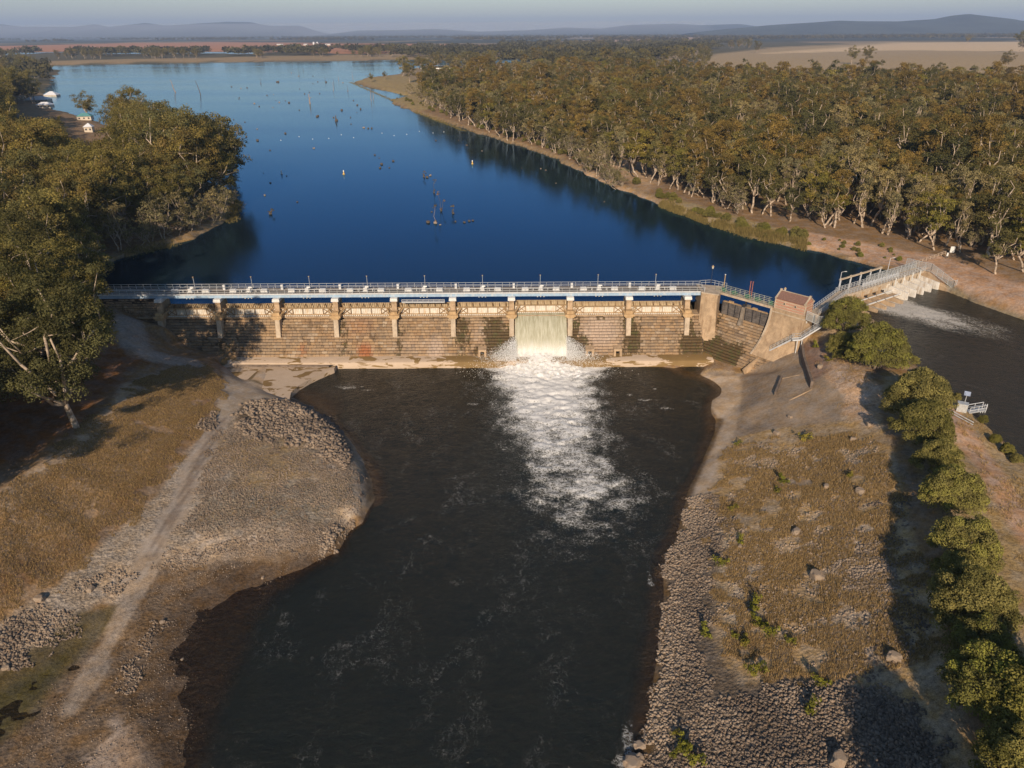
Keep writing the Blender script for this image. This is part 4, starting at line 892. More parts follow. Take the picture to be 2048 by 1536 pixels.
for i, x in enumerate((6.6, 7.2)):
    q = W0+T2*x-N2*1.9; m = MB(); m.tube((0, 0, 0), (0, 0, 3.9), .09, .09, 6); m.box((0, 0, 3.9), (.25, .25, .12)); m.box((0, 0, .1), (.3, .3, .2))
    tag(m.build('screw_spindle', RUST, None, (q.x, q.y, 16.25)), ['left of the two tall rust red spindles on the hoist walkway', 'right of the two tall rust red spindles on the hoist walkway'][i], 'spindle', 'rust red spindles')
for i, (q, lab) in enumerate(((Vector((53.0, 170.6, 16.4)), 'tan timber pole at the railing corner of the abutment'), (W1+T2*.9-N2*1.0+Vector((0, 0, 16.3)), 'tan timber pole with a lamp beside the brick hut'))):
    o = empty('pole', tuple(q), 0, lab, 'pole'); m = MB(); m.tube((0, 0, 0), (0, 0, 3.4-i*.6), .12, .1, 6); m.build('shaft', CREAM, o)
    m = MB(); m.box((0, 0, 3.5-i*.6), (.3, .3, .12)); 
    if i: m.tube((-.1, 0, 1.2), (-.6, -.2, 1.4), .05, .05, 5); m.tube((-.6, -.2, 1.15), (-.6, -.2, 1.5), .2, .14, 8)
    m.build('lamp', WHITEB, o)
# ornate lanterns
for i, (q, s, lab) in enumerate(((Vector((50.2, 172.4, 16.5)), 1.0, 'old lantern on a slim dark post at the bend of the bridge'), (W1+T2*1.2-N2*2.2+Vector((0, 0, 16.3)), .85, 'old lantern behind the tiled roof of the brick hut'))):
    o = empty('lantern', tuple(q), 0, lab, 'lantern'); m = MB(); m.tube((0, 0, 0), (0, 0, 4.3*s), .07, .05, 6); m.tube((0, 0, 4.0*s), (0, 0, 4.35*s), .05, .16, 6); m.build('post', DARK, o)
    m = MB(); m.tube((0, 0, 4.35*s), (0, 0, 4.85*s), .16, .28, 6); m.build('lamp_glass', WHITEP, o); m = MB(); m.tube((0, 0, 4.85*s), (0, 0, 5.25*s), .34, .04, 6); m.build('lamp_cap', CREAM, o)
# ------------------------------------------------------------------ brick hut on its flared pedestal
n = NT('banded_brick'); p = n.pos()
sx = n.n('ShaderNodeSeparateXYZ'); n.l(p, sx.inputs[0]); cmb = n.n('ShaderNodeCombineXYZ'); n.l(n.math('ADD', n.math('MULTIPLY', sx.outputs[0], .66), n.math('MULTIPLY', sx.outputs[1], -.75)), cmb.inputs[0]); n.l(sx.outputs[2], cmb.inputs[1])
bk = n.n('ShaderNodeTexBrick'); bk.inputs['Scale'].default_value = 1; bk.inputs['Brick Width'].default_value = .24; bk.inputs['Row Height'].default_value = .09; bk.inputs['Mortar Size'].default_value = .012
bk.inputs['Color1'].default_value = (.36, .12, .07, 1); bk.inputs['Color2'].default_value = (.46, .19, .11, 1); bk.inputs['Mortar'].default_value = (.45, .36, .28, 1); n.l(cmb.outputs[0], bk.inputs['Vector'])
MAT_BRK = n.end(n.bsdf(n.mix(n.mp(n.noise(p, 1.2, 5), .4, .7, 0, .4), bk.outputs[0], (.40, .26, .18)), .9))
fh = Matrix.Translation(W1+T2*.0+N2*.3) @ Matrix(((T2.x, N2.x, 0, 0), (T2.y, N2.y, 0, 0), (0, 0, 1, 0), (0, 0, 0, 1)))
hut = empty('brick_hut', tuple(W1+T2*3.9-N2*1.5)[:2]+(16.3,), 0, 'small red and cream banded brick hut with tiled gable roof beside the spillway', 'hut')
def fH(m, nm, mt, par=None):
    o = m.build(nm, mt, par or hut)
    return inv(o, hut) if par is None else o
XH0, XH1, YH0, YH1 = .6, 8.0, 0, -3.4
ztw = 18.75
m = MB(fh); m.bb(XH0, XH1, YH1, YH0, 16.3, ztw); m.add([(XH0, YH0, ztw), (XH0, YH1, ztw), (XH0, (YH0+YH1)/2, ztw+1.35), (XH0+.25, YH0, ztw), (XH0+.25, YH1, ztw), (XH0+.25, (YH0+YH1)/2, ztw+1.35)], [(0, 1, 2), (5, 4, 3), (0, 3, 4, 1), (1, 4, 5, 2), (2, 5, 3, 0)])
m.add([(XH1-.25, YH0, ztw), (XH1-.25, YH1, ztw), (XH1-.25, (YH0+YH1)/2, ztw+1.35), (XH1, YH0, ztw), (XH1, YH1, ztw), (XH1, (YH0+YH1)/2, ztw+1.35)], [(0, 1, 2), (5, 4, 3), (0, 3, 4, 1), (1, 4, 5, 2), (2, 5, 3, 0)])
fH(m, 'wall', MAT_BRK)
m = MB(fh)
for z in (16.75, 17.45, 18.15): m.bb(XH0-.03, XH1+.03, YH1-.03, YH0+.03, z, z+.22)
m.bb(XH0-.08, XH1+.08, YH1-.08, YH0+.08, 16.25, 16.42); m.bb(XH0-.06, XH1+.06, YH1-.06, YH0+.06, ztw-.12, ztw+.03)
for x in (XH0, XH1): m.bb(x-.12, x+.12, YH0-.12, YH0+.06, 16.42, ztw); 
fH(m, 'stone_band', CONC_P)
m = MB(fh); yc = (YH0+YH1)/2
for s in (-1, 1):
    y1 = YH0+.25 if s > 0 else YH1-.25
    m.add([(XH0+.25, yc, ztw+1.28), (XH1-.25, yc, ztw+1.28), (XH1-.25, y1, ztw-.08), (XH0+.25, y1, ztw-.08), (XH0+.25, yc, ztw+1.40), (XH1-.25, yc, ztw+1.40), (XH1-.25, y1, ztw+.04), (XH0+.25, y1, ztw+.04)], [(0, 1, 2, 3), (7, 6, 5, 4), (0, 4, 5, 1), (1, 5, 6, 2), (2, 6, 7, 3), (3, 7, 4, 0)])
    for k in range(1, 24): 
        x = XH0+.25+k*(XH1-XH0-.5)/24; m.bar((x, yc, ztw+1.42), (x, y1, ztw+.06), .07, .05)
rf = fH(m, 'roof', SLATE)
m = MB(fh); m.bar((XH0+.2, yc, ztw+1.45), (XH1-.2, yc, ztw+1.45), .2, .12)
m.build('ridge', CONC_P, rf)
m = MB(fh)
for x in (XH0-.02, XH1-.3):
    for s in (-1, 1): m.bar((x+.16, yc, ztw+1.5), (x+.16, (YH0+.3 if s > 0 else YH1-.3), ztw+.1), .34, .16)
    m.box((x+.16, yc, ztw+1.65), (.4, .4, .3)); 
    for s in (YH0+.15, YH1-.15): m.box((x+.16, s, ztw+.12), (.42, .42, .34))
fH(m, 'parapet', CONC_P)
for x in (2.9, 5.6):
    m = MB(fh); m.tube((x, YH0+.0, 17.75), (x, YH0+.07, 17.75), .34, .34, 14); w_ = fH(m, 'window', CONC_P); m = MB(fh); m.tube((x, YH0+.05, 17.75), (x, YH0+.085, 17.75), .2, .2, 12); m.build('pane', DARK, w_)
pd_ = empty('pedestal', tuple(W1+T2*3)[:2]+(16.2,), 0, 'curved concrete pedestal flaring out below the brick hut', 'pedestal')
def Lp(x, y): q = fh @ Vector((x, y, 0)); return (q.x, q.y)
fl = lambda x, y: tuple((fh.to_3x3() @ Vector((x, y, 0)))[:2])
flare_block('body', [Lp(.1, .25), Lp(4, .3), Lp(8.3, .3), Lp(8.3, -3.8), Lp(.2, -3.8)], [fl(-1.6, 3.6), fl(0, 3.8), fl(1.0, 2.8), fl(1.2, 0), fl(0, 0)], 16.25, 5.0, CONC_M, pd_)
m = MB(fh); m.bb(0, 8.45, -3.9, .45, 15.3, 15.6); inv(m.build('string_course', CONC_P, pd_), pd_)
m = MB(fh)
for k in range(8):
    u0, u1 = k/8, (k+1)/8; y0_, y1_ = .35+3.6*u0**2.2, .35+3.6*u1**2.2
    m.bar((.15-1.6*u0**2.2, y0_, 16.2-u0*11.2), (.15-1.6*u1**2.2, y1_, 16.2-u1*11.2), .5, .12)
inv(m.build('edge_rib', CONC_P, pd_), pd_)
m = MB(fh); m.bb(8.31, 8.36, -1.3, -.8, 14.3, 15.1); inv(m.build('notice', WHITEB, pd_), pd_)
# stairs down the concrete lining
def stair(name, pts, w, lab):
    t = empty(name, pts[0], 0, lab, 'stairs'); a = MB(); b = MB(); c = MB()
    for q in range(len(pts)-1):
        p0 = Vector(pts[q]); p1 = Vector(pts[q+1]); d = (p1-p0); s = Vector((d.y, -d.x, 0)).normalized()*w/2
        a.bar(p0+s, p1+s, .1, .3); a.bar(p0-s, p1-s, .1, .3)
        for e in (s, -s): railing(b, p0+e+Vector((0, 0, .1)), p1+e+Vector((0, 0, .1)), 1.05, 1.2, .03, (1, .55))
        k = max(2, int(d.length/.32))
        for i in range(k): c.box(tuple(p0.lerp(p1, (i+.5)/k)+Vector((0, 0, .02))), (.26 if abs(d.z) > .2 else .5, w, .05), math.atan2(d.y, d.x))
    p0 = Vector(pts[1]); g = ground(p0.x, p0.y)
    for e in (-.5, .5): a.bar((p0.x+e, p0.y, p0.z), (p0.x+e, p0.y, g-.5), .16)
    for mm, nm, mt in ((a, 'stringer', GALV2), (b, 'handrail', GALV), (c, 'tread', GALV)): inv(mm.build(nm, mt, t), t)
    return t
q0 = P(1645, 650, 15.0); q1 = P(1600, 678, 11.4); q2 = P(1584, 679, 11.2); q3 = P(1542, 700, 6.9)
stair('steel_stairs', [q0, q1, q2, q3], 1.1, 'grey steel stairs with handrails descending the concrete bank below the hut')
# canal side fence and walkway from hut to the regulator
MESHM = NT('wire_mesh'); p = MESHM.pos(); b_ = MESHM.bsdf((.45, .46, .45), .5, .3); tr = MESHM.n('ShaderNodeBsdfTransparent'); mx = MESHM.n('ShaderNodeMixShader')
MESHM.l(MESHM.mp(MESHM.noise(p, 9, 2), .45, .55, .18, .42), mx.inputs[0]); MESHM.l(tr.outputs[0], mx.inputs[1]); MESHM.l(b_, mx.inputs[2]); MESHM = MESHM.end(mx.outputs[0])
def mesh_fence(name, pts, h, lab):
    t = empty(name, pts[0], 0, lab, 'fence'); a = MB(); b = MB()
    for q in range(len(pts)-1):
        p0 = Vector(pts[q]); p1 = Vector(pts[q+1]); railing(a, p0, p1, h, 1.8, .035, (1, .04)); e = (p1-p0).normalized(); s = Vector((e.y, -e.x, 0))*.012
        u = Vector((0, 0, h)); b.add([p0+s, p1+s, p1+s+u, p0+s+u, p0-s, p1-s, p1-s+u, p0-s+u], [(0, 1, 2, 3), (7, 6, 5, 4), (0, 4, 5, 1), (3, 2, 6, 7)])
    inv(a.build('post', GALV, t), t); inv(b.build('wire_panel', MESHM, t), t); return t
e0 = Vector((*Lp(8.6, .2), 15.6)); e1 = Vector((*Lp(11.4, -.6), 14.8)); mesh_fence('mesh_fence', [tuple(e0), tuple(e1), (*Lp(12.4, -3.0), 14.6)], 2.1, 'grey wire mesh fence at the right end wall of the brick hut')
wk = empty('canal_walkway', (76, 164, 15.8), 0, 'grey railed walkway from the brick hut to the canal regulator', 'walkway')
wa = Vector((*Lp(8.5, -3.2), 16.0)); wb_ = Vector((REG0.x-.6, REG0.y-.6, 15.6)); wd_ = (wb_-wa).normalized(); wsd = Vector((wd_.y, -wd_.x, 0))
m = MB(); m.bar(wa+wsd*.1, wb_+wsd*.1, 2.2, .3); inv(m.build('deck', CONC_P, wk), wk)
for s in (1.15, -.95):
    m = MB(); railing(m, wa+wsd*s+Vector((0, 0, .1)), wb_+wsd*s+Vector((0, 0, .1)), 1.2, 1.3, .04, (1, .5)); inv(m.build('railing', GALV, wk), wk)
m = MB(); m.bar(wa+wsd*.9-Vector((0, 0, 1.7)), wb_+wsd*.9-Vector((0, 0, 1.7)), .6, 3.2); inv(m.build('retaining_wall', CONC_M, wk), wk)
# small pale pipe rack beside the stairs top
# ------------------------------------------------------------------ canal regulator
rg = empty('canal_regulator', tuple(REG0)[:2]+(14,), 0, 'white and tan concrete canal regulator with dividing walls and a fenced deck', 'regulator')
fg = Matrix.Translation(Vector((REG0.x, REG0.y, 0))) @ Matrix(((RT.x, RN.x, 0, 0), (RT.y, RN.y, 0, 0), (0, 0, 1, 0), (0, 0, 0, 1)))  # x along the deck, y downstream
LR = (REG1-REG0).length
fR = lambda m, nm, mt: inv(m.build(nm, mt, rg), rg)
m = MB(fg); m.bb(-2, LR+1, -1.2, 1.6, 14.9, 15.4); fR(m, 'deck', CONC_P)
m = MB(fg); m.bb(-2, LR+.5, .2, .55, 13.2, 14.9); fR(m, 'breast_wall', CONC_P)
NB = 9
for i in range(NB+1):
    x = i*LR/NB; wht = i >= 5
    m = MB(fg); L1 = 7.4 if not wht else 6.4
    ztop = 13.0 if not wht else 14.1
    m.prism([(-1.2, 9), (-1.2, 14.9), (.9, 14.9), (1.0, ztop), (L1, ztop-.7), (L1+.2, 9)], x-.25, x+.25)
    fR(m, 'dividing_wall', simple('whitewashed_wall', (.64, .60, .54), .85, 0, .15, .6, .2, ((.34, .24, .15), .7)) if i == 5 else (bpy.data.materials['whitewashed_wall'] if wht else CONC_M))
for i in range(NB):
    x = (i+.5)*LR/NB
    m = MB(fg); m.bb(x-LR/NB/2+.26, x+LR/NB/2-.26, .0, .18, 9.5, 13.4 if i > 4 or i == 0 else 12.6); fR(m, 'sluice', DARK if i < 5 else TIMBER)
for i in range(5):
    x = (i+.5)*LR/NB
    m = MB(fg); m.bb(x-1.55, x+1.55, 2.2, 2.5, 13.0, 13.2); m.bb(x-1.55, x+1.55, 4.6, 4.9, 12.75, 12.95); fR(m, 'strut', WHITEB)
    m = MB(fg); m.bb(x-1.5, x+1.5, 2.6, 4.5, 12.3, 12.45); fR(m, 'platform', CONC_M)
m = MB(fg); railing(m, (-2, 1.5, 15.4), (LR+1, 1.5, 15.4), 1.3, 1.3, .05, (1, .66, .33)); railing(m, (-2, -1.1, 15.4), (LR+1, -1.1, 15.4), 1.3, 1.3, .05, (1, .66, .33)); fR(m, 'railing', GALV)
for x in (LR*.60, LR*.72, LR*.84, LR*.95): m = MB(fg); m.bb(x-.12, x+.12, 1.62, 1.82, 13.6, 16.0); fR(m, 'white_post', WHITEB)
m = MB(fg)
for k in range(11):
    x = 8+k*1.5; m.box((x, .2, 15.9), (.6, .6, .9)); m.tube((x, .2, 16.3), (x, .2, 16.9), .06, .06, 6)
fR(m, 'gate_actuator', GALV2)
gt = empty('lifting_frame', tuple(fg @ Vector((8, -1.4, 15.4))), 0, 'long pale steel lifting frame standing on the upstream edge of the regulator', 'frame')
fG = lambda m, nm, mt: inv(m.build(nm, mt, gt), gt)
m = MB(fg)
for k in range(5): m.bb(.0+k*4.3-.13, .0+k*4.3+.13, -1.6, -1.35, 15.2, 18.2)
fG(m, 'column', GALV2); m = MB(fg); m.bb(-.5, 17.7, -1.65, -1.3, 18.2, 18.55)
for k in range(5): m.bb(k*4.3-.3, k*4.3+.3, -1.7, -1.25, 18.55, 18.7)
fG(m, 'top_beam', CONC_P)
m = MB(fg)
for k in range(4): m.bar((k*4.3, -1.48, 15.5), (k*4.3+4.3, -1.48, 18.0), .06); m.bar((k*4.3, -1.48, 18.0), (k*4.3+4.3, -1.48, 15.5), .06)
fG(m, 'cross_tie', DARK)
for i, (x, lab) in enumerate(((-.6, 'street lamp with a short arm at the near end of the regulator frame'), (20.5, 'street lamp on the regulator deck beyond the lifting frame'))):
    q = fg @ Vector((x, -1.3, 15.4)); o = empty('street_lamp', tuple(q), 0, lab, 'street lamp')
    m = MB(); m.tube((0, 0, 0), (0, 0, 5.0), .08, .06, 6); m.tube((0, 0, 5), (.9, .2, 5.1), .05, .05, 5); m.build('pole', GALV2, o); m = MB(); m.box((1.1, .25, 5.08), (.5, .2, .1)); m.tube((.1, 0, .1), (.1, 0, .6), .12, .12, 6); m.build('lamp_head', WHITEB, o)
aw = empty('wing_wall', tuple(fg @ Vector((LR+1, 4, 11))), 0, 'tan concrete wing wall holding the far bank at the regulator end', 'wall')
m = MB(fg); m.prism([(-2, 9), (-2, 15.3), (2.5, 15.3), (5.5, 13.6), (8.5, 12.2), (8.5, 9)], LR+.3, LR+1.3); inv(m.build('wall_face', CONC_M, aw), aw)
ra, rb_, rc = fg @ Vector((LR+1, -4, 15.3)), fg @ Vector((LR+1, 3, 15.4)), fg @ Vector((LR+1.2, 9.5, 12.4))
mesh_fence('mesh_fence', [tuple(ra), tuple(rb_), tuple(rc), tuple(rc+Vector((.9, .3, .2)))], 2.2, 'grey wire mesh fence climbing over the far end of the regulator')
mesh_fence('mesh_fence', [tuple(fg @ Vector((11, -1.25, 15.42))), tuple(fg @ Vector((LR+.8, -1.25, 15.42)))], 1.9, 'grey wire mesh screen along the upstream side of the regulator deck')
# fence rails going back up the far bank
fe = empty('rail_fence', (124, 203, 15), 0, 'low post and rail fence running up the bank from the regulator', 'fence')
m = MB(); pa_ = fg @ Vector((LR+1.3, -3, 15.2)); pb_ = PG(1890, 510, 15); pb_.z += .1; railing(m, pa_, pb_, 1.1, 2.4, .06, (1, .5)); inv(m.build('rail', simple('weathered_wood', (.40, .31, .23), .9), fe), fe)
# ------------------------------------------------------------------ canal bank gauging station
q = PG(1922, 822, 13)
gs_ = empty('gauging_station', tuple(q), R(-30), 'small grey metal gauging cabinet with solar panel on the canal bank', 'cabinet')
m = MB(); m.box((0, 0, .8), (1.6, 1.2, 1.5)); m.box((0, 0, 1.6), (1.75, 1.35, .1)); m.build('housing', GALV, gs_)
m = MB(); m.tube((.2, .4, 1.6), (.2, .4, 3.4), .06, .06, 6); m.build('mast', GALV, gs_)
m = MB(); m.add([(-.3, -.1, 3.2), (.7, -.1, 3.2), (.7, .5, 3.8), (-.3, .5, 3.8), (-.3, -.06, 3.16), (.7, -.06, 3.16), (.7, .54, 3.76), (-.3, .54, 3.76)], [(0, 1, 2, 3), (7, 6, 5, 4), (0, 4, 5, 1), (1, 5, 6, 2), (2, 6, 7, 3), (3, 7, 4, 0)]); m.build('solar_panel', simple('solar_glass', (.25, .29, .38), .3), gs_)
gp = empty('landing_stage', tuple(q+Vector((2, .5, 0))), 0, 'grey steel landing with handrails reaching from the bank over the canal', 'landing')
m = MB(); a_ = q+Vector((1.0, -.3, .0)); b2 = Vector(P(1968, 818, 12.4)); d_ = (b2-a_).normalized(); s_ = Vector((d_.y, -d_.x, 0))*.6
m.bar(a_, b2, 1.3, .12); inv(m.build('platform', GALV, gp), gp)
m = MB()
for s in (s_, -s_): railing(m, a_+s, b2+s, 1.1, 1.2, .04, (1, .5))
for k in range(3): m.bar(b2+Vector((k*.4-.3, .2, .9)), b2+Vector((k*.4-.3, .2, -2)), .12)
inv(m.build('handrail', GALV2, gp), gp)
g2 = empty('pipe_barrier', tuple(PG(1915, 842, 13)), 0, 'low pair of grey pipes lying beside the gauging cabinet', 'barrier')
m = MB(); a_ = PG(1890, 822, 13)-g2.location; b3 = PG(1945, 852, 13)-g2.location
for k in (.25, .7): m.tube(a_+Vector((0, 0, k)), b3+Vector((0, 0, k)), .09, .09, 6)
m.build('pipe', GALV2, g2)
o = PG(1822, 705, 13.5); gb = empty('level_board', tuple(o), 0, 'white depth board standing between two bushes on the canal bank', 'board'); m = MB(); m.box((0, 0, 1.2), (.6, .12, 2.4)); m.build('board', WHITEB, gb); m = MB(); m.box((0, .12, .8), (.12, .12, 1.8)); m.build('post', DARK, gb)
# signs on the far bank
for i, (a, b, w, h) in enumerate(((1903, 503, 1.3, 1.8), (1893, 513, .5, 1.0))):
    q = PG(a, b+4, 15); o = empty('notice_board', tuple(q), 0, ['white notice board on posts where the bank fence ends', 'small white marker beside the notice board on the far bank'][i], 'sign'); m = MB(); m.box((0, 0, 1.2), (w, .08, h)); m.build('panel', WHITEB, o); m = MB(); m.box((-w*.4, .06, .8), (.1, .08, 1.8)); m.box((w*.4, .06, .8), (.1, .08, 1.8)); m.build('post', DARK, o)
# ------------------------------------------------------------------ trees
def leaf_mat(name, cols, transl=.25):
    n = NT(name); t = n.attr('tint'); r = n.rand()
    cr = n.n('ShaderNodeValToRGB'); n.l(n.math('FRACT', n.math('ADD', n.math('MULTIPLY', r, .75), n.math('MULTIPLY', t, .3))), cr.inputs[0])
    e = cr.color_ramp.elements; e[0].color = (*cols[0], 1); e[1].color = (*cols[-1], 1)
    for i in range(1, len(cols)-1): x = e.new(i/(len(cols)-1)); x.color = (*cols[i], 1)
    br_ = n.mp(n.math('FRACT', n.math('MULTIPLY', r, 7.31)), 0, 1, .72, 1.38, False)
    t = n.math('MULTIPLY', t, br_)
    c = n.mix(1, cr.outputs[0], n.mix(t, (.52, .53, .52), (1.85, 1.7, 1.45)), 'MULTIPLY')
    d = n.n('ShaderNodeBsdfDiffuse'); n.l(c, d.inputs[0]); tr = n.n('ShaderNodeBsdfTranslucent'); n.l(n.mix(1, c, (1.1, 1.2, .5), 'MULTIPLY'), tr.inputs[0])
    m = n.n('ShaderNodeMixShader'); m.inputs[0].default_value = transl; n.l(d.outputs[0], m.inputs[1]); n.l(tr.outputs[0], m.inputs[2])
    return n.end(m.outputs[0])
GUM = leaf_mat('gum_leaves', [(.130, .116, .036), (.155, .128, .038), (.105, .10, .042), (.175, .145, .048), (.10, .105, .055), (.15, .112, .042), (.13, .122, .036)])
GUMB = leaf_mat('brown_gum_leaves', [(.155, .115, .040), (.18, .13, .045), (.13, .102, .038)])
GUMY = leaf_mat('yellow_gum_leaves', [(.20, .175, .045), (.17, .16, .045), (.23, .18, .05)])
GUMD = leaf_mat('dark_gum_leaves', [(.085, .085, .038), (.10, .09, .036), (.075, .08, .04)])
GUMG = leaf_mat('grey_gum_leaves', [(.17, .155, .085), (.19, .16, .085), (.145, .14, .085)])
BUSHL = leaf_mat('bush_leaves', [(.175, .165, .036), (.13, .125, .042), (.165, .15, .06), (.14, .155, .032)], .2)
BARK = simple('pale_bark', (.38, .30, .225), .9, 0, .35, 1.2, .2)
BARKD = simple('grey_bark', (.20, .15, .115), .9, 0, .35, 1.5, .2)
def leaves(cent, rad, n_, size, seed, flat=.8, droop=.25, shell=.55):
    """leaf sprays on the shells of many small clumps; returns quads and clump tints"""
    g = np.random.default_rng(seed); k = len(cent); idx = g.integers(0, k, n_)
    d = g.normal(size=(n_, 3)); d /= np.linalg.norm(d, axis=1)[:, None]; low = d[:, 2] < -.25; d[low, 2] *= -g.random(low.sum())
    rr = rad[idx]*(shell+(1-shell)*g.random(n_)**.6)
    c = cent[idx]+d*rr[:, None]*np.array((1, 1, flat))
    nn = d+g.normal(size=(n_, 3))*.55+np.array((0, 0, .15)); nn /= np.linalg.norm(nn, axis=1)[:, None]
    a = np.cross(nn, g.normal(size=(n_, 3))); a /= np.linalg.norm(a, axis=1)[:, None]; b = np.cross(nn, a)
    s = size*(.6+.8*g.random(n_)); a *= s[:, None]*.5; b *= s[:, None]*.36
    V = np.stack([c-a-b*.3, c-b, c+a+b*.3, c+b], 1)
    ct = g.random(k)
    return V.reshape(-1, 3), np.repeat(np.clip(ct[idx]*.75+g.random(n_)*.25, 0, 1), 4)
def limb(m, p0, p1, r0, r1, g, seg=3, wob=.08):
    p0 = np.array(p0, float); p1 = np.array(p1, float); L = np.linalg.norm(p1-p0); prev = p0; pts = [p0]
    for i in range(1, seg+1):
        u = i/seg; q = p0+(p1-p0)*u+(g.normal(size=3)*L*wob*(1 if i < seg else 0)); ra = r0+(r1-r0)*(i-1)/seg; rb = r0+(r1-r0)*u
        m.tube(prev, q, ra, rb, 5); prev = q; pts.append(q)
    return pts
def make_tree(seed, h, spread, nl=6, lean=.1, ncl=34, nleaf=4200, leaf=.42, crad=(1.0, 1.9), base=.4, mat=None, bark=None, sparse=1.0, name='gum_tree', multi=1):
    g = np.random.default_rng(seed); m = MB(); cent = []; rad = []
    for st in range(multi):
        ld = g.normal(size=2)*lean*h; fork = np.array((ld[0], ld[1], h*base*g.uniform(.75, 1.15)))
        r0 = h*.021/ (1 if multi == 1 else 1.3)
        limb(m, (g.normal()*.3*(multi > 1), g.normal()*.3*(multi > 1), -.6), fork, r0, r0*.7, g, 4, .035)
        for i in range(nl):
            a = 2*math.pi*(i+g.random()*.7)/nl; rr = spread*g.uniform(.35, .95); zt = h*g.uniform(base+.22, .93)
            if i == 0: rr *= .25; zt = h*.93
            tip = fork*.6+np.array((math.cos(a)*rr, math.sin(a)*rr, 0)); tip[2] = zt
            pts = limb(m, fork*(1-.12*g.random()), tip, r0*.55, r0*.16, g, 4, .07)
            for j in range(3):
                q = pts[g.integers(1, 5)]; e = q+g.normal(size=3)*np.array((1, 1, .5))*spread*.32+np.array((0, 0, spread*.12))
                limb(m, q, e, r0*.2, r0*.05, g, 2, .06); cent.append(e)
            cent.append(tip)
    cent = list(cent); tot = int(ncl*sparse)
    while len(cent) < tot:
        q = cent[g.integers(0, len(cent))]; e = q+g.normal(size=3)*np.array((1, 1, .7))*crad[1]*.9
        if e[2] > h*(base+.02) and math.hypot(e[0], e[1]) < spread*1.15 and e[2] < h: cent.append(e)
    cent = np.array(cent); rad = g.uniform(crad[0], crad[1], len(cent))
    V, t = leaves(cent, rad, nleaf, leaf, seed+5, 1.05)
    me = mesh_np('crown', V, np.arange(len(V)).reshape(-1, 4)); fattr(me, 'tint', t)
    root = empty(name, (0, 0, 0))
    tr = m.build('trunk', bark or BARK, root, smooth=True); cr = link('crown', me, mat or GUM, root)
    return root, [tr, cr]
protos = []
for s, (h, sp, kw) in enumerate([
    (20, 3.2, dict(nl=7, ncl=50, nleaf=5000, base=.32, crad=(.8, 1.7))), (23, 3.8, dict(nl=8, ncl=60, nleaf=6000, base=.3, crad=(.9, 1.8))),
    (17, 3.6, dict(nl=7, ncl=46, nleaf=4600, base=.28, crad=(.8, 1.7))), (20, 2.8, dict(nl=6, ncl=42, nleaf=4200, base=.4, multi=2, crad=(.8, 1.5))),
    (21, 5.2, dict(nl=8, ncl=58, nleaf=5600, base=.34)), (15, 4.0, dict(nl=6, ncl=36, nleaf=3400, base=.3))]):
    protos.append(make_tree(100+s, h, sp, mat=[GUM, GUMB, GUMY, GUMG, GUMD, GUM][s], **kw))
shore_p = [make_tree(130+s, h, sp, mat=GUMG, **kw) for s, (h, sp, kw) in enumerate([
    (13, 5.0, dict(nl=8, lean=.16, ncl=44, nleaf=2300, base=.22, multi=2, crad=(.9, 1.6))), (11, 4.6, dict(nl=7, lean=.2, ncl=34, nleaf=1700, base=.2, multi=2, crad=(.8, 1.5))),
    (15, 4.6, dict(nl=7, lean=.12, ncl=40, nleaf=2600, base=.3, multi=2, crad=(.9, 1.7)))])]
big_p = [make_tree(160+s, h, sp, **kw) for s, (h, sp, kw) in enumerate([
    (25, 8.5, dict(nl=9, ncl=100, nleaf=10500, base=.3, crad=(1.3, 2.5), leaf=.48)), (27, 9.5, dict(nl=10, ncl=115, nleaf=12000, base=.27, crad=(1.4, 2.6), leaf=.5)),
    (22, 7.5, dict(nl=8, ncl=80, nleaf=9000, base=.28, crad=(1.3, 2.3), leaf=.46))])]
near_p = [make_tree(180+s, h, sp, **kw) for s, (h, sp, kw) in enumerate([(26, 10.5, dict(nl=12, ncl=260, nleaf=60000, base=.19, crad=(1.0, 2.1), leaf=.30, lean=.04, mat=GUMD)), (24, 9.5, dict(nl=10, ncl=230, nleaf=52000, base=.18, crad=(1.0, 2.0), leaf=.30, lean=.05, mat=GUM))])]  # first crown takes darker leaves, shade of neighbouring trees put into its colour
bush_p = []
for s in range(4):
    g = np.random.default_rng(300+s); m = MB(); cent = []
    for i in range(7):
        a = i*.9+g.random(); tip = np.array((math.cos(a)*1.7, math.sin(a)*1.7, 2.2+g.random()*2.2)); limb(m, (0, 0, -.5), tip, .16, .05, g, 3, .08)
    for i in range(170):
        d = g.normal(size=3); d /= np.linalg.norm(d); d[2] = abs(d[2])*1.0-.28
        cent.append(np.array((0, 0, 2.5))+d*np.array((2.9, 2.9, 3.9))*(1+.14*math.sin(3*math.atan2(d[1], d[0])+s)+g.normal()*.07))
    for i in range(30): cent.append(g.normal(size=3)*np.array((1.2, 1.2, 1.0))+np.array((0, 0, 2.6)))
    cent = np.array(cent); V, t = leaves(cent, g.uniform(.45, .9, len(cent)), 42000, .16, 310+s, .9, 0, .75)
    me = mesh_np('crown', V, np.arange(len(V)).reshape(-1, 4)); fattr(me, 'tint', t)
    root = empty('bush', (0, 0, 0)); bush_p.append((root, [m.build('stem', BARKD, root), link('crown', me, BUSHL, root)]))
used = set()
def place(pr, x, y, z, scl, lab, cat='tree', grp=None, rz=None, sq=None):
    root, ks = pr; s = (scl*(sq or 1), scl*(sq or 1), scl); rz = random.random()*6.28 if rz is None else rz
    if id(root) not in used:
        used.add(id(root)); root.location = (x, y, z); root.rotation_euler = (0, 0, rz); root.scale = s; o = root
    else: o = copy_fast(root, ks, (x, y, z), rz, s)
    tag(o, lab, cat)
    if 'group' in o: del o['group']
    if grp: o['group'] = grp
    return o
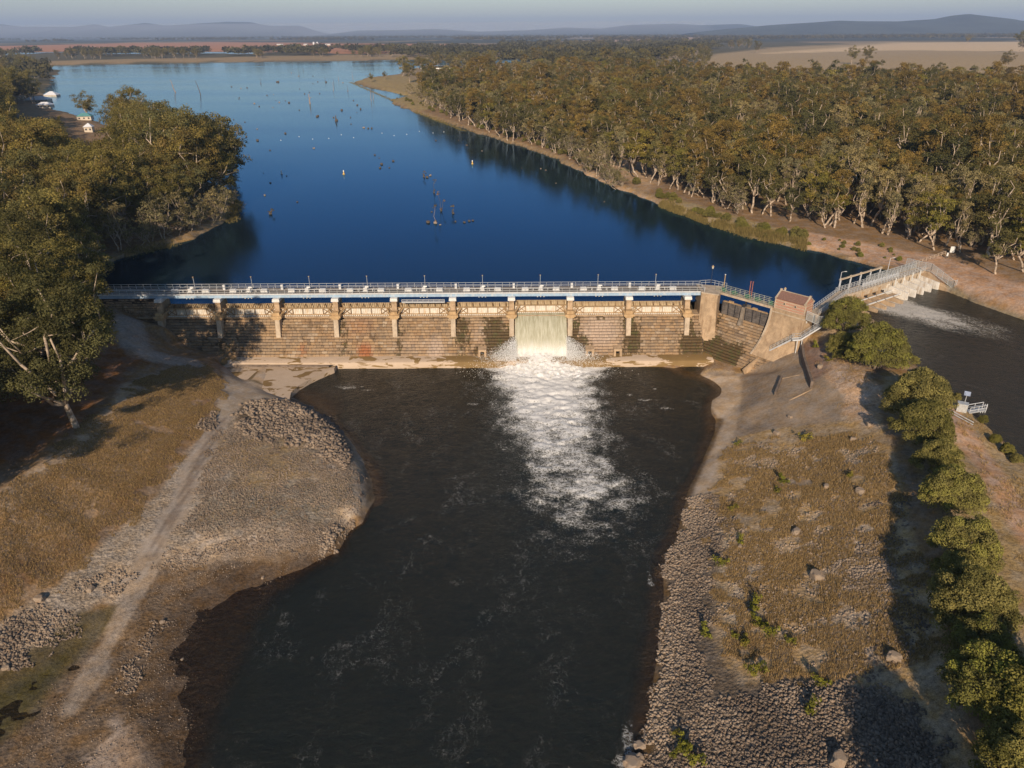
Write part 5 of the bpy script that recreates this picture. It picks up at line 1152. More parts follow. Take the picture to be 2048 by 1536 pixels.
def inpoly(x, y, poly):
    c = False; n_ = len(poly)
    for i in range(n_):
        a = poly[i]; b = poly[(i+1) % n_]
        if (a[1] > y) != (b[1] > y) and x < (b[0]-a[0])*(y-a[1])/(b[1]-a[1])+a[0]: c = not c
    return c
def nearest(pt, lst, d): return any((pt[0]-a)**2+(pt[1]-b)**2 < d*d for a, b in lst)
RS = np.array([q[:2] for q in right_shore])
# --- right forest
front = [q[:2] for q in PP([(1885, 500), (1800, 486), (1700, 468), (1600, 456), (1540, 440), (1470, 425), (1400, 408), (1340, 380), (1300, 352)], 15)]
frx = sorted([(f[0], f[1]) for f in front])
forest = [(150, 213), (128, 217)]
forest = [q[:2] for q in PP([(2060, 560), (1990, 520), (1885, 492), (1800, 480), (1700, 462), (1600, 450), (1540, 436), (1470, 420), (1400, 398), (1350, 388), (1310, 372), (1240, 345), (1190, 325), (1130, 316), (1080, 295), (1020, 280), (960, 258), (900, 235), (850, 212), (840, 190), (850, 168), (900, 160), (960, 158), (1050, 152), (1150, 150), (1300, 158), (1500, 172), (1700, 178), (1900, 182), (2300, 190), (2600, 260)], 15)]
for _i, _a in ((15, (855, 208)),): pass
fx = [q[0] for q in forest]; fy = [q[1] for q in forest]
cand = []; cell = 5.6
rj = random.Random(3)
yv = min(fy)
while yv < max(fy):
    sp_c = cell*(1+max(0, yv-330)/700); xv = min(fx)
    while xv < min(max(fx), 30+yv*.86):
        x = xv+rj.uniform(-.42, .42)*sp_c; y = yv+rj.uniform(-.42, .42)*sp_c; xv += sp_c
        if inpoly(x, y, forest) and ground(x, y) > ZL+.7: cand.append((x, y))
    yv += sp_c
# clearings seen in the photo
clr = [(PG(1062, 184, 14), 16), (PG(1270, 335, 14), 6.5), (PG(1400, 415, 14), 4)]
cand = [c for c in cand if not any((c[0]-q[0].x)**2+(c[1]-q[0].y)**2 < q[1]**2 for q in clr)]
cand = [c for c in cand if fbm(np.array([c[0]/16.]), np.array([c[1]/16.]), 205, 3)[0] > .34+(.06 if c[1] > 550 else 0) or c[1] < 240]
def kind_at(x, y):
    q = fbm(np.array([x/26.]), np.array([y/26.]), 211, 3)[0]+rj.uniform(-.16, .16)
    return 4 if q < .38 else 1 if q < .47 else 0 if q < .54 else 5 if q < .58 else 2 if q < .66 else 3
cand.sort(key=lambda c: c[1]+abs(c[0])*.1)
print('forest', len(cand))
near_f = cand[:150]; rest_f = cand[150:]
for i, (x, y) in enumerate(near_f):
    k = kind_at(x, y); s = rj.uniform(.6, 1.05)*(1.25 if rj.random() < .06 else 1)
    if i < 50: s *= .85
    place(shore_p[i % 3] if rj.random() < .14 else protos[k], x, y, ground(x, y), s, 'slender olive gum tree packed into the near side of the right bank forest', 'tree', 'gum trees of the right bank forest')
gp_pts = []
for i, (x, y) in enumerate(rest_f): gp_pts.append((x, y, ground(x, y), kind_at(x, y), rj.uniform(.6, 1.0)*(1.1 if y > 500 else 1)*(1+.35*(rj.random() < .12))*(.85+.3*fbm(np.array([x/35.]), np.array([y/35.]), 6)[0])))
# --- shore trees, pale limbed
sh_px = [(840, 205), (862, 215), (885, 225), (905, 232), (925, 240), (948, 246), (968, 255), (990, 262), (1012, 270), (1035, 277), (1060, 286), (1085, 292), (1105, 300), (1122, 308), (1140, 318), (1160, 330), (1175, 345), (1195, 352), (1215, 365), (1235, 380), (1330, 325), (1365, 365), (1400, 392), (1425, 385), (1452, 418), (1385, 345), (1255, 300), (1230, 320), (1475, 428), (1205, 330), (1180, 310), (1110, 285), (1000, 250), (1050, 268), (940, 225), (900, 212), (860, 192), (820, 190), (1310, 345), (1345, 352)]
for i, (a, b) in enumerate(sh_px):
    q = PG(a, b, 14)
    sc_ = (.9 if b > 300 else 1.15)
    place(shore_p[i % 3], q.x, q.y, q.z, sc_*rj.uniform(.85, 1.1), 'pale limbed grey green gum tree on the right shore of the lake', 'tree', 'pale limbed gum trees along the right shore')
for i in range(110):
    t = rj.random(); a = np.interp(t, [0, .1, .25, .45, .6, .75, .9, 1], [786, 870, 985, 1100, 1220, 1345, 1480, 1600]); b = np.interp(t, [0, .1, .25, .45, .6, .75, .9, 1], [200, 232, 270, 306, 362, 412, 462, 485])
    q = PG(a+rj.uniform(0, 14), b-rj.uniform(3, 12), 14)
    root, ks = bush_p[i % 4]; s = rj.uniform(.22, .55); place((root, ks), q.x, q.y, q.z-.2, s, 'low grey green shrub on the right shore of the lake between the pale trees', 'shrub', 'low shrubs along the right shore')
for i in range(26):
    q = PG(rj.uniform(1480, 1880), 0, 14) if 0 else None; t = rj.random(); a = 1500+t*360; b = 462+t*50+rj.uniform(-8, 22); q = PG(a, b, 14.5)
    if q.z > ZL+.4: place(bush_p[i % 4], q.x, q.y, q.z-.1, rj.uniform(.1, .25), 'tiny scrub bush on the bare pink bank between the lake and the forest', 'shrub', 'scrub on the bare right bank')
lone = [(1992, 548, 4, .72, 'pale forked gum tree standing alone on the bank right of the regulator'), (1870, 500, 2, .9, 'leaning gum tree beside the notice board at the forest edge'), (1920, 505, 3, .75, 'slim gum tree just right of the notice board'), (2030, 520, 2, .85, 'gum tree at the right edge of the photo above the canal'), (1815, 478, 2, .6, 'low round green gum tree at the forest edge left of the notice board')]
for a, b, k, s, lab in lone:
    q = PG(a, b, 15); place(protos[k], q.x, q.y, q.z, s, lab, 'tree')
# --- left bank wood
LW_ = [(-700, 210), (-420, 60), (-190, 120), (-122, 172), (-112, 195), (-123, 203), (-126, 222), (-118, 240), (-112, 268), (-116, 300), (-133, 338), (-160, 378), (-208, 445), (-268, 540), (-340, 630), (-480, 780), (-900, 900)]
boxes = [(22, 168, 134, 222), (155, 222, 190, 240), (168, 246, 192, 268)]
def hides(x, y, z, h, w=11):
    h += 3
    a, b = proj(x, y, z+h); _, bb_ = proj(x, y, z+h*.3); dx = w/(y*.9+25)*FPX
    return any(a+dx > q[0] and a-dx < q[2] and b < q[3] and bb_ > q[1] and y < 728 for q in boxes)
lw = []; yv = 174.0
while yv < 880:
    sp_c = 7.4*(1+max(0, yv-300)/600); xv = -130-yv*.78
    while xv < -100:
        x = xv+rj.uniform(-.35, .35)*sp_c; y = yv+rj.uniform(-.35, .35)*sp_c; xv += sp_c
        if inpoly(x, y, LW_) and ground(x, y) > ZL+.35: lw.append((x, y))
    yv += sp_c
lw.sort(key=lambda c: c[1]); print('left wood', len(lw)); kept = 0
for i, (x, y) in enumerate(lw):
    k = rj.choice([0, 1, 2, 2]); s = rj.uniform(.62, .98)*(1.0 if y < 270 else 1.28); z = ground(x, y); hh = [25, 27, 22][k]*s
    if hides(x, y, z, hh):
        s *= .35; hh *= .35
        if hides(x, y, z, hh): continue
    kept += 1
    if kept <= 65: place(big_p[k], x, y, z, s, 'broad olive gum tree in the dense wood on the left shore of the lake', 'tree', 'gum trees of the left bank wood')
    else: gp_pts.append((x, y, z, 6+k, s))
# named large trees by the left end of the weir
for x, y, pr, s, lab in [(-79, 113, near_p[0], 1.12, 'tall spreading gum tree shading the road below the left end of the weir'), (-99, 121, near_p[1], 1.1, 'large gum tree behind the road tree at the left edge of the photo'),
    (-97, 142, near_p[1], 1.05, 'broad gum tree between the road tree and the bridge end'), (-112, 158, near_p[0], 1.0, 'gum tree standing left of the bridge end, behind the broad one'),
    (-90, 132, near_p[1], .85, 'gum tree half hidden behind the road tree, nearer the bridge'), (-108, 136, near_p[0], .95, 'dark crowned gum tree at the left edge level with the weir foot'), (-95, 104, near_p[0], .8, 'dark gum tree just left of the road tree at the left edge'),
    (-108, 176, big_p[2], .8, 'gum tree at the water just beyond the left end of the service bridge'), (-122, 186, big_p[0], .9, 'gum tree with pale forked trunk on the left shore near the bridge'), (-124, 200, big_p[2], .62, 'leaning pale gum tree over the water at the tip of the left sand bank')]:
    place(pr, x, y, ground(x, y), s, lab, 'tree')
for x, y, k, s in [(-88, 82, 0, .9), (-99, 66, 1, 1.0), (-103, 90, 0, 1.0), (-112, 100, 1, 1), (-96, 50, 0, .9), (-112, 112, 0, 1.05), (-118, 124, 1, 1), (-96, 76, 1, .95), (-128, 146, 0, 1), (-132, 168, 1, 1.0)]:
    place(near_p[k], x, y, ground(x, y), s, 'gum tree beyond the left edge of the photo whose shade falls on the bank', 'tree', 'gum trees beyond the left edge')
for i, (a, b) in enumerate([(478, 400), (472, 420), (462, 436), (448, 452), (430, 460), (412, 466), (395, 474), (365, 482), (340, 490), (315, 496), (285, 504), (255, 512), (480, 388), (440, 445), (380, 470)]):
    q = PG(a, b-6, 14); place(shore_p[i % 3], q.x-2.5, q.y+1, max(q.z, ZL), rj.uniform(.6, .95), 'grey green tree leaning over the water at the left shore', 'tree', 'grey green trees along the left shore')
# --- bushes along the canal embankment
bl = [(1692, 634, 14.0, 1.0, 3, 'tall grey green bush nearest the brick hut, in front of the regulator'), (1692, 674, 13.4, .72, 1, 'small bush hanging over the bank below the tallest bush by the hut'), (1760, 694, 13.2, 1.18, 0, 'bright green round bush, second along the embankment from the hut'),
      (1838, 790, 13, 1.14, 2, 'broad yellow green bush beside the white depth board'), (1853, 853, 13, .92, 1, 'bush on the embankment directly left of the gauging cabinet'), (1880, 915, 13, .85, 3, 'dark rounded bush just below the gauging cabinet'),
      (1905, 985, 13, 1.02, 0, 'olive bush halfway along the embankment row'), (1935, 1090, 13, 1.0, 2, 'grey olive bush above the gap with dark shade in the embankment row'), (1945, 1200, 13, 1.1, 1, 'lit leafy bush third from the bottom of the embankment row'),
      (1990, 1365, 13, 1.08, 0, 'large dark olive bush second from the bottom of the embankment row'), (2040, 1525, 12.8, .95, 3, 'bush cut by the bottom right corner of the photo'), (2010, 1700, 12.5, 1.35, 2, 'tall bush below the bottom edge of the photo whose shade falls on the stones'), (2100, 1430, 12.5, 1.3, 1, 'bush beyond the right edge near the bottom corner')]
for a, b, z0, s, k, lab in bl+[(1925, 1150, 12.8, .8, 3, 'low bush filling the gap halfway down the embankment row'), (1965, 1290, 12.6, .85, 2, 'low bush between the two largest bushes at the lower right')]:
    s *= 1.38 if b < 900 else 1.16; q = P(a, b, z0+2.4*s); q = Vector((q[0], q[1], ground(q[0], q[1]))); place(bush_p[k], q.x, q.y, q.z-.2, s, lab, 'bush', 'bushes along the canal embankment')
sm = [(1840, 762, .42), (1912, 800, .25), (1940, 812, .25), (1965, 845, .25), (1988, 885, .28), (2012, 905, .3), (2030, 925, .28), (1828, 728, .3), (1932, 795, .3)]
for i, (a, b, s) in enumerate(sm):
    q = PG(a, b, 12.8); place(bush_p[i % 4], q.x, q.y, q.z-.1, s, 'small yellow green shrub at the edge of the canal bank', 'shrub', 'small shrubs along the canal edge')
# --- low weeds on the right slope
weed = [(1555, 985), (1610, 880), (1475, 890), (1480, 1085), (1515, 1250), (1540, 1270), (1490, 1290), (1580, 1285), (1465, 1020), (1508, 1215), (1565, 965), (1440, 1130), (1700, 955), (1470, 1275), (1510, 1345), (1620, 1420), (1410, 1270), (1640, 1370), (1350, 1470), (1370, 1500), (1390, 1525), (1350, 1510), (1630, 695), (1655, 722), (1520, 715)]
wg = np.random.default_rng(9); cent = wg.normal(size=(14, 3))*np.array((.35, .35, .2))+np.array((0, 0, .35)); V, t = leaves(cent, wg.uniform(.15, .35, 14), 420, .16, 5, 1.2)
wm = mesh_np('weed', V, np.arange(len(V)).reshape(-1, 4)); fattr(wm, 'tint', t)
WEED = leaf_mat('weed_leaves', [(.17, .17, .03), (.13, .14, .03), (.20, .17, .04)]); wm.materials.append(WEED)
for i, (a, b) in enumerate(weed):
    q = PG(a, b, 4); o = bpy.data.objects.new('weed', wm); COL.objects.link(o); o.location = q; s = rj.uniform(.7, 1.5); o.scale = (s, s, s*1.2); o.rotation_euler = (0, 0, i)
    tag(o, 'small yellow green weed growing among the dry grass on the right slope', 'weed', 'green weeds on the right slope')
for n_, xr_, r0_, r1_, sd0, th0 in ((240, (0, 800), (113, 119), (108, 118), 61, .50), (330, (830, 1420), (122, 126), (104, 142), 62, .42), (60, (-200, 90), (135, 165), (130, 165), 63, .3), (150, (1080, 1500), (92, 96), (86, 100), 64, .45), (260, (1420, 2300), (87, 78), (84, 80), 65, .40)):
    for _ in range(n_):
        a = rj.uniform(*xr_); u = (a-xr_[0])/(xr_[1]-xr_[0]); b = rj.uniform(min(r0_[0]+(r1_[0]-r0_[0])*u, r0_[1]), max(r0_[1], r1_[1])) if sd0 != 61 else rj.uniform(120-u*7, 123-u*7)-rj.choice([0, 0, 6])
        if fbm(np.array([a/40.]), np.array([b/8.]), sd0, 3)[0] < th0: continue
        p = P(a, b, 14); z = ground(p[0], p[1])
        if z > ZL+.15: gp_pts.append((p[0], p[1], z, 6+rj.randint(0, 2), rj.uniform(.55, 1.05)))
# --- the rest of both woods as one instanced mass
pm = bpy.data.meshes.new('forest_trees'); pm.from_pydata([(p[0], p[1], p[2]) for p in gp_pts], [], [])
fattr(pm, 'sc', [p[4] for p in gp_pts]); fattr(pm, 'rz', [random.random()*6.28 for _ in gp_pts]); fattr(pm, 'kd', [p[3] for p in gp_pts])
fo_ = tag(link('forest', pm), 'mass of olive gum trees filling the far part of the woods on both banks', 'forest', None, 'stuff')
ng = bpy.data.node_groups.new('scatter', 'GeometryNodeTree'); ng.interface.new_socket('Geometry', in_out='INPUT', socket_type='NodeSocketGeometry'); ng.interface.new_socket('Geometry', in_out='OUTPUT', socket_type='NodeSocketGeometry')
gi = ng.nodes.new('NodeGroupInput'); go = ng.nodes.new('NodeGroupOutput'); jn = ng.nodes.new('GeometryNodeJoinGeometry')
def nattr(nm):
    a = ng.nodes.new('GeometryNodeInputNamedAttribute'); a.data_type = 'FLOAT'; a.inputs['Name'].default_value = nm; return a.outputs['Attribute']
sc_o = nattr('sc'); rz_o = nattr('rz'); kd_o = nattr('kd'); cx_ = ng.nodes.new('ShaderNodeCombineXYZ'); ng.links.new(rz_o, cx_.inputs[2])
for k, (root, ks) in enumerate(protos+big_p):
    j2 = ng.nodes.new('GeometryNodeJoinGeometry')
    for o in ks:
        oi = ng.nodes.new('GeometryNodeObjectInfo'); oi.transform_space = 'ORIGINAL'; oi.inputs['Object'].default_value = o; oi.inputs['As Instance'].default_value = False; ng.links.new(oi.outputs['Geometry'], j2.inputs[0])
    ip = ng.nodes.new('GeometryNodeInstanceOnPoints'); cmpn = ng.nodes.new('FunctionNodeCompare'); cmpn.data_type = 'FLOAT'; cmpn.operation = 'EQUAL'
    cmpn.inputs['Epsilon'].default_value = .1; ng.links.new(kd_o, cmpn.inputs[0]); cmpn.inputs[1].default_value = k
    gti = ng.nodes.new('GeometryNodeGeometryToInstance'); ng.links.new(j2.outputs[0], gti.inputs[0])
    ng.links.new(gi.outputs[0], ip.inputs['Points']); ng.links.new(cmpn.outputs['Result'], ip.inputs['Selection']); ng.links.new(j2.outputs[0], ip.inputs['Instance'])
    ng.links.new(cx_.outputs[0], ip.inputs['Rotation']); ng.links.new(sc_o, ip.inputs['Scale']); ng.links.new(ip.outputs[0], jn.inputs[0])
ng.links.new(jn.outputs[0], go.inputs[0]); md = fo_.modifiers.new('scatter', 'NODES'); md.node_group = ng
# --- far trees: light clump meshes, merged
def far_trees(name, pts, label, mat, nq=26, quad=.17):
    g = np.random.default_rng(77); VV = []; TT = []
    pts = np.array(pts); N = len(pts)
    d = g.normal(size=(N, nq, 3)); d /= np.linalg.norm(d, axis=2)[..., None]; d[..., 2] = np.abs(d[..., 2])*1.0-.25
    lob = 1+.35*np.sin(3*np.arctan2(d[..., 1], d[..., 0])+g.random((N, 1))*6)*g.random((N, 1))
    h = pts[:, 3][:, None, None]; w = pts[:, 4][:, None, None]
    c = pts[:, None, :3]+d*lob[..., None]*np.concatenate([w, w, h*.52], 2)*.95*(.55+.45*g.random((N, nq, 1)))+np.concatenate([0*h, 0*h, h*.50], 2)
    nn = d+g.normal(size=d.shape)*.4; nn /= np.linalg.norm(nn, axis=2)[..., None]
    a = np.cross(nn, g.normal(size=d.shape)); a /= np.linalg.norm(a, axis=2)[..., None]; b = np.cross(nn, a)
    s = (h*quad)*(.6+.8*g.random((N, nq, 1))); a = a*s; b = b*s*.7
    V = np.stack([c-a-b*.4, c-b+a*.2, c+a+b*.3, c+b-a*.2], 2).reshape(-1, 3)
    t = np.repeat(np.clip(g.random((N, 1))*.7+g.random((N, nq))*.3, 0, 1).ravel(), 4)
    me = mesh_np(name, V, np.arange(len(V)).reshape(-1, 4)); fattr(me, 'tint', t)
    return tag(link(name, me, mat), label, 'trees', None, 'stuff')
FARL = leaf_mat('far_leaves', [(.062, .058, .030), (.07, .058, .026), (.055, .055, .032)], .15)
mid = []; fr_ = random.Random(12)
def px_band(n_, x0, x1, ytop, ybot, h0, h1, dens=None):
    o = []
    for _ in range(n_):
        a = fr_.uniform(x0, x1); u = fr_.random(); t0 = np.interp(a, *zip(*ytop)); t1 = np.interp(a, *zip(*ybot)); b = t0+(t1-t0)*u
        if dens and not dens(a, b): continue
        p = P(a, b, 14)
        z = ground(p[0], p[1])
        if z < ZL+.1: continue
        h = fr_.uniform(h0, h1); o.append((p[0], p[1], z, h, h*fr_.uniform(.45, .8)))
    return o
cl = lambda s, t: (lambda a, b: fbm(np.array([a/60.]), np.array([b/6.]), s, 3)[0] > t)
m1 = px_band(1100, -300, 800, [(-300, 110), (0, 106), (400, 104), (800, 104)], [(-300, 122), (0, 118), (300, 116), (800, 112)], 16, 30, cl(5, .5))
m1 += px_band(1500, 780, 1300, [(780, 98), (1000, 100), (1300, 104)], [(780, 116), (1000, 122), (1100, 140), (1300, 150)], 14, 26, cl(6, .40))
m1 += px_band(1100, 1000, 1420, [(1000, 90), (1420, 86)], [(1000, 128), (1240, 140), (1420, 104)], 16, 28, cl(26, .44))
m1 += px_band(260, -300, 95, [(-300, 138), (95, 130)], [(-300, 180), (95, 165)], 14, 24, cl(3, .45))
m1 += px_band(900, 1150, 1500, [(1150, 82), (1500, 84)], [(1150, 110), (1370, 108), (1500, 92)], 14, 24, cl(9, .48))
far_trees('woodland', m1, 'strips of dark trees on the flats beyond the lake', FARL, 70, .11)
m2 = px_band(9000, -500, 1500, [(-500, 74.5), (0, 71.5), (1024, 66.5), (1500, 64.5)], [(-500, 92), (0, 88), (400, 83), (1024, 84), (1500, 88)], 18, 30, lambda a, b: b < 79 or fbm(np.array([a/90.]), np.array([b/3.]), 15, 3)[0] > .50)
m2 += px_band(6500, 1400, 2600, [(1400, 64.5), (2048, 61), (2600, 58)], [(1400, 84), (1700, 80), (2048, 79), (2600, 80)], 16, 28)
far_trees('distant_woods', m2, 'long bands of blue hazy woodland below the horizon', FARL, 22, .2)
# solitary trees on the far fields, each a thing
for a, b, k, s, lab in [(1703, 128, 2, 1.25, 'broad tree on the tan field, left of a close pair'), (1730, 128, 0, 1.15, 'upright tree on the tan field, right of a close pair'), (1512, 106, 1, 1.2, 'tree at the left foot of the pale field'), (1934, 88, 2, 1.6, 'small dark tree alone on the pale field near the horizon'), (2035, 104, 1, 1.9, 'tree at the right edge on the pale field'), (2010, 140, 2, 1.1, 'rounded tree at the far edge of the forest on the right'), (145, 117, 2, 1.3, 'lone rounded tree on the spit of land at the far left shore'), (805, 152, 1, 1.0, 'large dark gum at the base of the grassy point'), (820, 165, 0, 1.05, 'tall gum on the grassy point behind the large dark gum'), (742, 164, 2, .5, 'low reddish tree near the tip of the grassy point'), (770, 158, 2, .45, 'small tree next to the reddish one on the grassy point'), (1070, 132, 1, 1.2, 'dense tall tree rising above the far forest left of centre'), (1210, 138, 0, 1.4, 'tallest tree crown above the far forest skyline'), (55, 200, 1, .3, 'dark tree in front of the white roofed house')]:
    q = PG(a, b, 14); place(big_p[k], q.x, q.y, q.z, s, lab, 'tree')
# --- reeds and scrub on the right shore
rp = []
g = np.random.default_rng(21)
for i in range(9000):
    t = g.random()
    if fbm(np.array([t*22.]), np.array([g.random()*1.5]), 91, 3)[0] < .42+.1*g.random(): continue
    q = P(np.interp(t, [0, .3, .6, 1], [1320, 1400, 1480, 1610]), np.interp(t, [0, .3, .6, 1], [412, 443, 467, 497]), ZL)
    o = g.normal()*1.3+.5; x, y = q[0]+o*.5+g.normal()*.4, q[1]+o*1.2+g.normal()*.6; z = ground(x, y)
    if z > ZL-.9: rp.append((x, y, max(z, ZL-.3), g.uniform(.5, 1.9)))
for (ax_, bx_, n_) in ((( 828, 224), (930, 262), 900), ((700, 164), (790, 203), 1400), ((460, 445), (478, 405), 700), ((250, 513), (345, 490), 500)):
    for i in range(n_):
        t = g.random(); q = P(ax_[0]+(bx_[0]-ax_[0])*t, ax_[1]+(bx_[1]-ax_[1])*t, ZL); x, y = q[0]+g.normal()*1.2, q[1]+g.normal()*1.5; rp.append((x, y, max(ground(x, y), ZL-.3), g.uniform(.5, 1.3)))
def blades(name, pts, mat, lab, w=.10, nb_=4, spread=.25, parent=None):
    g = np.random.default_rng(5); pts = np.array(pts); N = len(pts)
    a = g.random((N, nb_))*6.28; r = g.random((N, nb_))*spread; bx = pts[:, None, 0]+np.cos(a)*r; by = pts[:, None, 1]+np.sin(a)*r; h = pts[:, None, 3]*(.6+.5*g.random((N, nb_)))
    f2 = g.random((N, nb_))*6.28; dx, dy = np.cos(f2)*w/2, np.sin(f2)*w/2; z = pts[:, None, 2]+0*bx; lx, ly = bx+g.normal(size=bx.shape)*h*.25, by+g.normal(size=bx.shape)*h*.25
    V = np.stack([np.stack([bx-dx, by-dy, z-.05], -1), np.stack([bx+dx, by+dy, z-.05], -1), np.stack([lx, ly, z+h], -1)], 2).reshape(-1, 3)
    me = mesh_np(name, V, np.arange(len(V)).reshape(-1, 3)); fattr(me, 'tint', np.repeat(g.random(N*nb_), 3))
    return tag(link(name, me, mat), lab, name, None, 'stuff')
REED = leaf_mat('reed_leaves', [(.20, .16, .07), (.17, .14, .06), (.27, .20, .10)])
blades('reeds', rp, REED, 'olive reeds and grass fringing the lake shore', .12, 5, .4)
DRYG = leaf_mat('dry_grass_leaves', [(.38, .27, .145), (.30, .215, .115), (.42, .32, .18), (.25, .185, .09)])
def scatter(poly, n_, z0, s, h0, h1, keep=.45, sc=4, wv=0):
    pl = [(lambda t: (t.x, t.y))(PG(a, b, z0)) for a, b in poly]; A_ = np.array(pl); g = np.random.default_rng(s); o = []; wv = wv or 9
    x = g.uniform(A_[:, 0].min(), A_[:, 0].max(), n_); y = g.uniform(A_[:, 1].min(), A_[:, 1].max(), n_)
    m = (sdist(x, y, pl)+(fbm(x/2.5, y/2.5, s+40, 3)-.5)*wv < 0) & (fbm(x/sc, y/sc, s, 3) > keep); x, y = x[m], y[m]; z = ground_np(x, y)
    return [(a, b, c, h) for a, b, c, h in zip(x, y, z, g.uniform(h0, h1, len(x)))]
gp1 = scatter([(1430, 1000), (1480, 885), (1600, 880), (1740, 870), (1770, 900), (1800, 1010), (1860, 1150), (1880, 1290), (1750, 1350), (1560, 1360), (1450, 1340), (1430, 1150)], 100000, 6, 3, .15, .55, .43, 2.2)
gp1 += scatter([(447, 770), (430, 835), (370, 915), (290, 1010), (200, 1090), (0, 1245), (-100, 1200), (0, 985), (150, 870), (240, 795), (320, 745), (400, 725)], 75000, 7, 4, .10, .32, .22)
gp1 += scatter([(1900, 790), (1980, 860), (2048, 930), (2200, 1100), (2200, 1300), (2048, 1100), (1975, 960)], 14000, 12.8, 6, .15, .5, .45, 3)
gp1 += scatter([(420, 860), (600, 900), (700, 960), (690, 1020), (500, 1060), (380, 1050)], 9000, 2.6, 8, .08, .25, .5, 3)
gp1 += scatter([(1650, 700), (1700, 690), (1760, 800), (1740, 850), (1680, 830)], 4000, 11, 9, .1, .4, .5, 3)
blades('dry_grass', gp1, DRYG, 'dry straw coloured grass covering the banks below the weir', .06, 4, .22)
# ------------------------------------------------------------------ rocks
ico = [(0, 0, 1)]+[(math.cos(i*1.2566)*.894, math.sin(i*1.2566)*.894, .447) for i in range(5)]+[(math.cos(i*1.2566+.628)*.894, math.sin(i*1.2566+.628)*.894, -.447) for i in range(5)]+[(0, 0, -1)]
icf = [(0, 1+i, 1+(i+1) % 5) for i in range(5)]+[(1+i, 6+i, 1+(i+1) % 5) for i in range(5)]+[(1+(i+1) % 5, 6+i, 6+(i+1) % 5) for i in range(5)]+[(6+i, 11, 6+(i+1) % 5) for i in range(5)]
ICO = np.array(ico); ICF = np.array(icf)
n = NT('stone'); p = n.pos(); t = n.attr('tint'); s1 = n.noise(p, 1.8, 5, .65); s2 = n.noise(p, 9, 4, .7)
c = n.mix(t, (.12, .095, .075), (.32, .25, .185)); c = n.mix(n.mp(s1, .45, .7, 0, .5), c, (.27, .17, .10)); c = n.mix(n.mp(s2, .5, .75, 0, .4), c, (.14, .11, .085))
STONE = n.end(n.bsdf(c, .9, 0, n.bump(s2, .6, .06), .2))
def rocks(name, pts, lab, seed=1, flat=.7):
    g = np.random.default_rng(seed); pts = np.array(pts); N = len(pts)
    a = g.random(N)*6.28; V = ICO[None]*(1+.28*g.normal(size=(N, 12, 1)))*g.uniform(.7, 1.3, (N, 1, 3))*np.array((1, 1, flat))
    V = np.clip(V, -.85, .85)
    x = V[..., 0]*np.cos(a)[:, None]-V[..., 1]*np.sin(a)[:, None]; y = V[..., 0]*np.sin(a)[:, None]+V[..., 1]*np.cos(a)[:, None]
    tl = g.normal(size=(N, 2))*.35; z = V[..., 2]+x*tl[:, :1]+y*tl[:, 1:]
    s = pts[:, 3][:, None]*.9; V = np.stack([x*s+pts[:, None, 0], y*s+pts[:, None, 1], z*s+pts[:, None, 2]+s*.15], -1).reshape(-1, 3)
    F = (ICF[None]+np.arange(N)[:, None, None]*12).reshape(-1, 3)
    me = mesh_np(name, V, F); fattr(me, 'tint', np.repeat(np.clip(g.random(N)*.7+(fbm(pts[:, 0]/4, pts[:, 1]/4, 77, 3)-.42)*1.2+.6*(1-sstep(1.2, 4.5, ldist(pts[:, 0], pts[:, 1], PP(river_r, 0.0))))-(.15 if seed == 3 else 0)+(.35 if seed == 5 else 0), 0, 1), 12)); 
    return tag(link(name, me, STONE), lab, 'rocks', None, 'stuff')
def rs(poly, n_, z0, seed, a, b, keep=.0, sc=5, pw=2.5):
    q = scatter(poly, n_, z0, seed, 0, 1, keep, sc, 6); return [(x, y, z, a+(b-a)*h**pw) for x, y, z, h in q]
rocks('riprap', rs([(480, 808), (545, 798), (600, 806), (640, 822), (690, 870), (700, 920), (690, 940), (640, 905), (600, 890), (540, 890), (475, 850)], 15000, 3, 11, .10, .62, .30, 3, 2.4)
      + rs([(405, 835), (440, 825), (435, 850), (405, 862), (395, 850)], 900, 3.3, 12, .15, .4)+rs([(640, 1090), (690, 1040), (712, 1042), (690, 1075), (662, 1110), (640, 1110)], 1500, 1, 13, .15, .45),
      'broken grey riprap stones heaped on the flat left of the river', 2)
rocks('river_wall_stones', rs([(1385, 985), (1450, 1000), (1455, 1060), (1440, 1120), (1425, 1200), (1400, 1290), (1440, 1380), (1560, 1370), (1760, 1370), (1850, 1400), (1960, 1600), (1280, 1600), (1292, 1470), (1316, 1300), (1322, 1200), (1325, 1130), (1350, 1080), (1368, 1015)], 70000, 3, 14, .06, .30, .24, 3, 2.4)
      + rs([(1640, 1060), (1800, 960), (1800, 1100), (1850, 1300), (1760, 1360), (1700, 1350), (1720, 1200)], 6500, 8, 15, .1, .32, .5), 'rough grey and tan stones armouring the right bank of the river', 3)
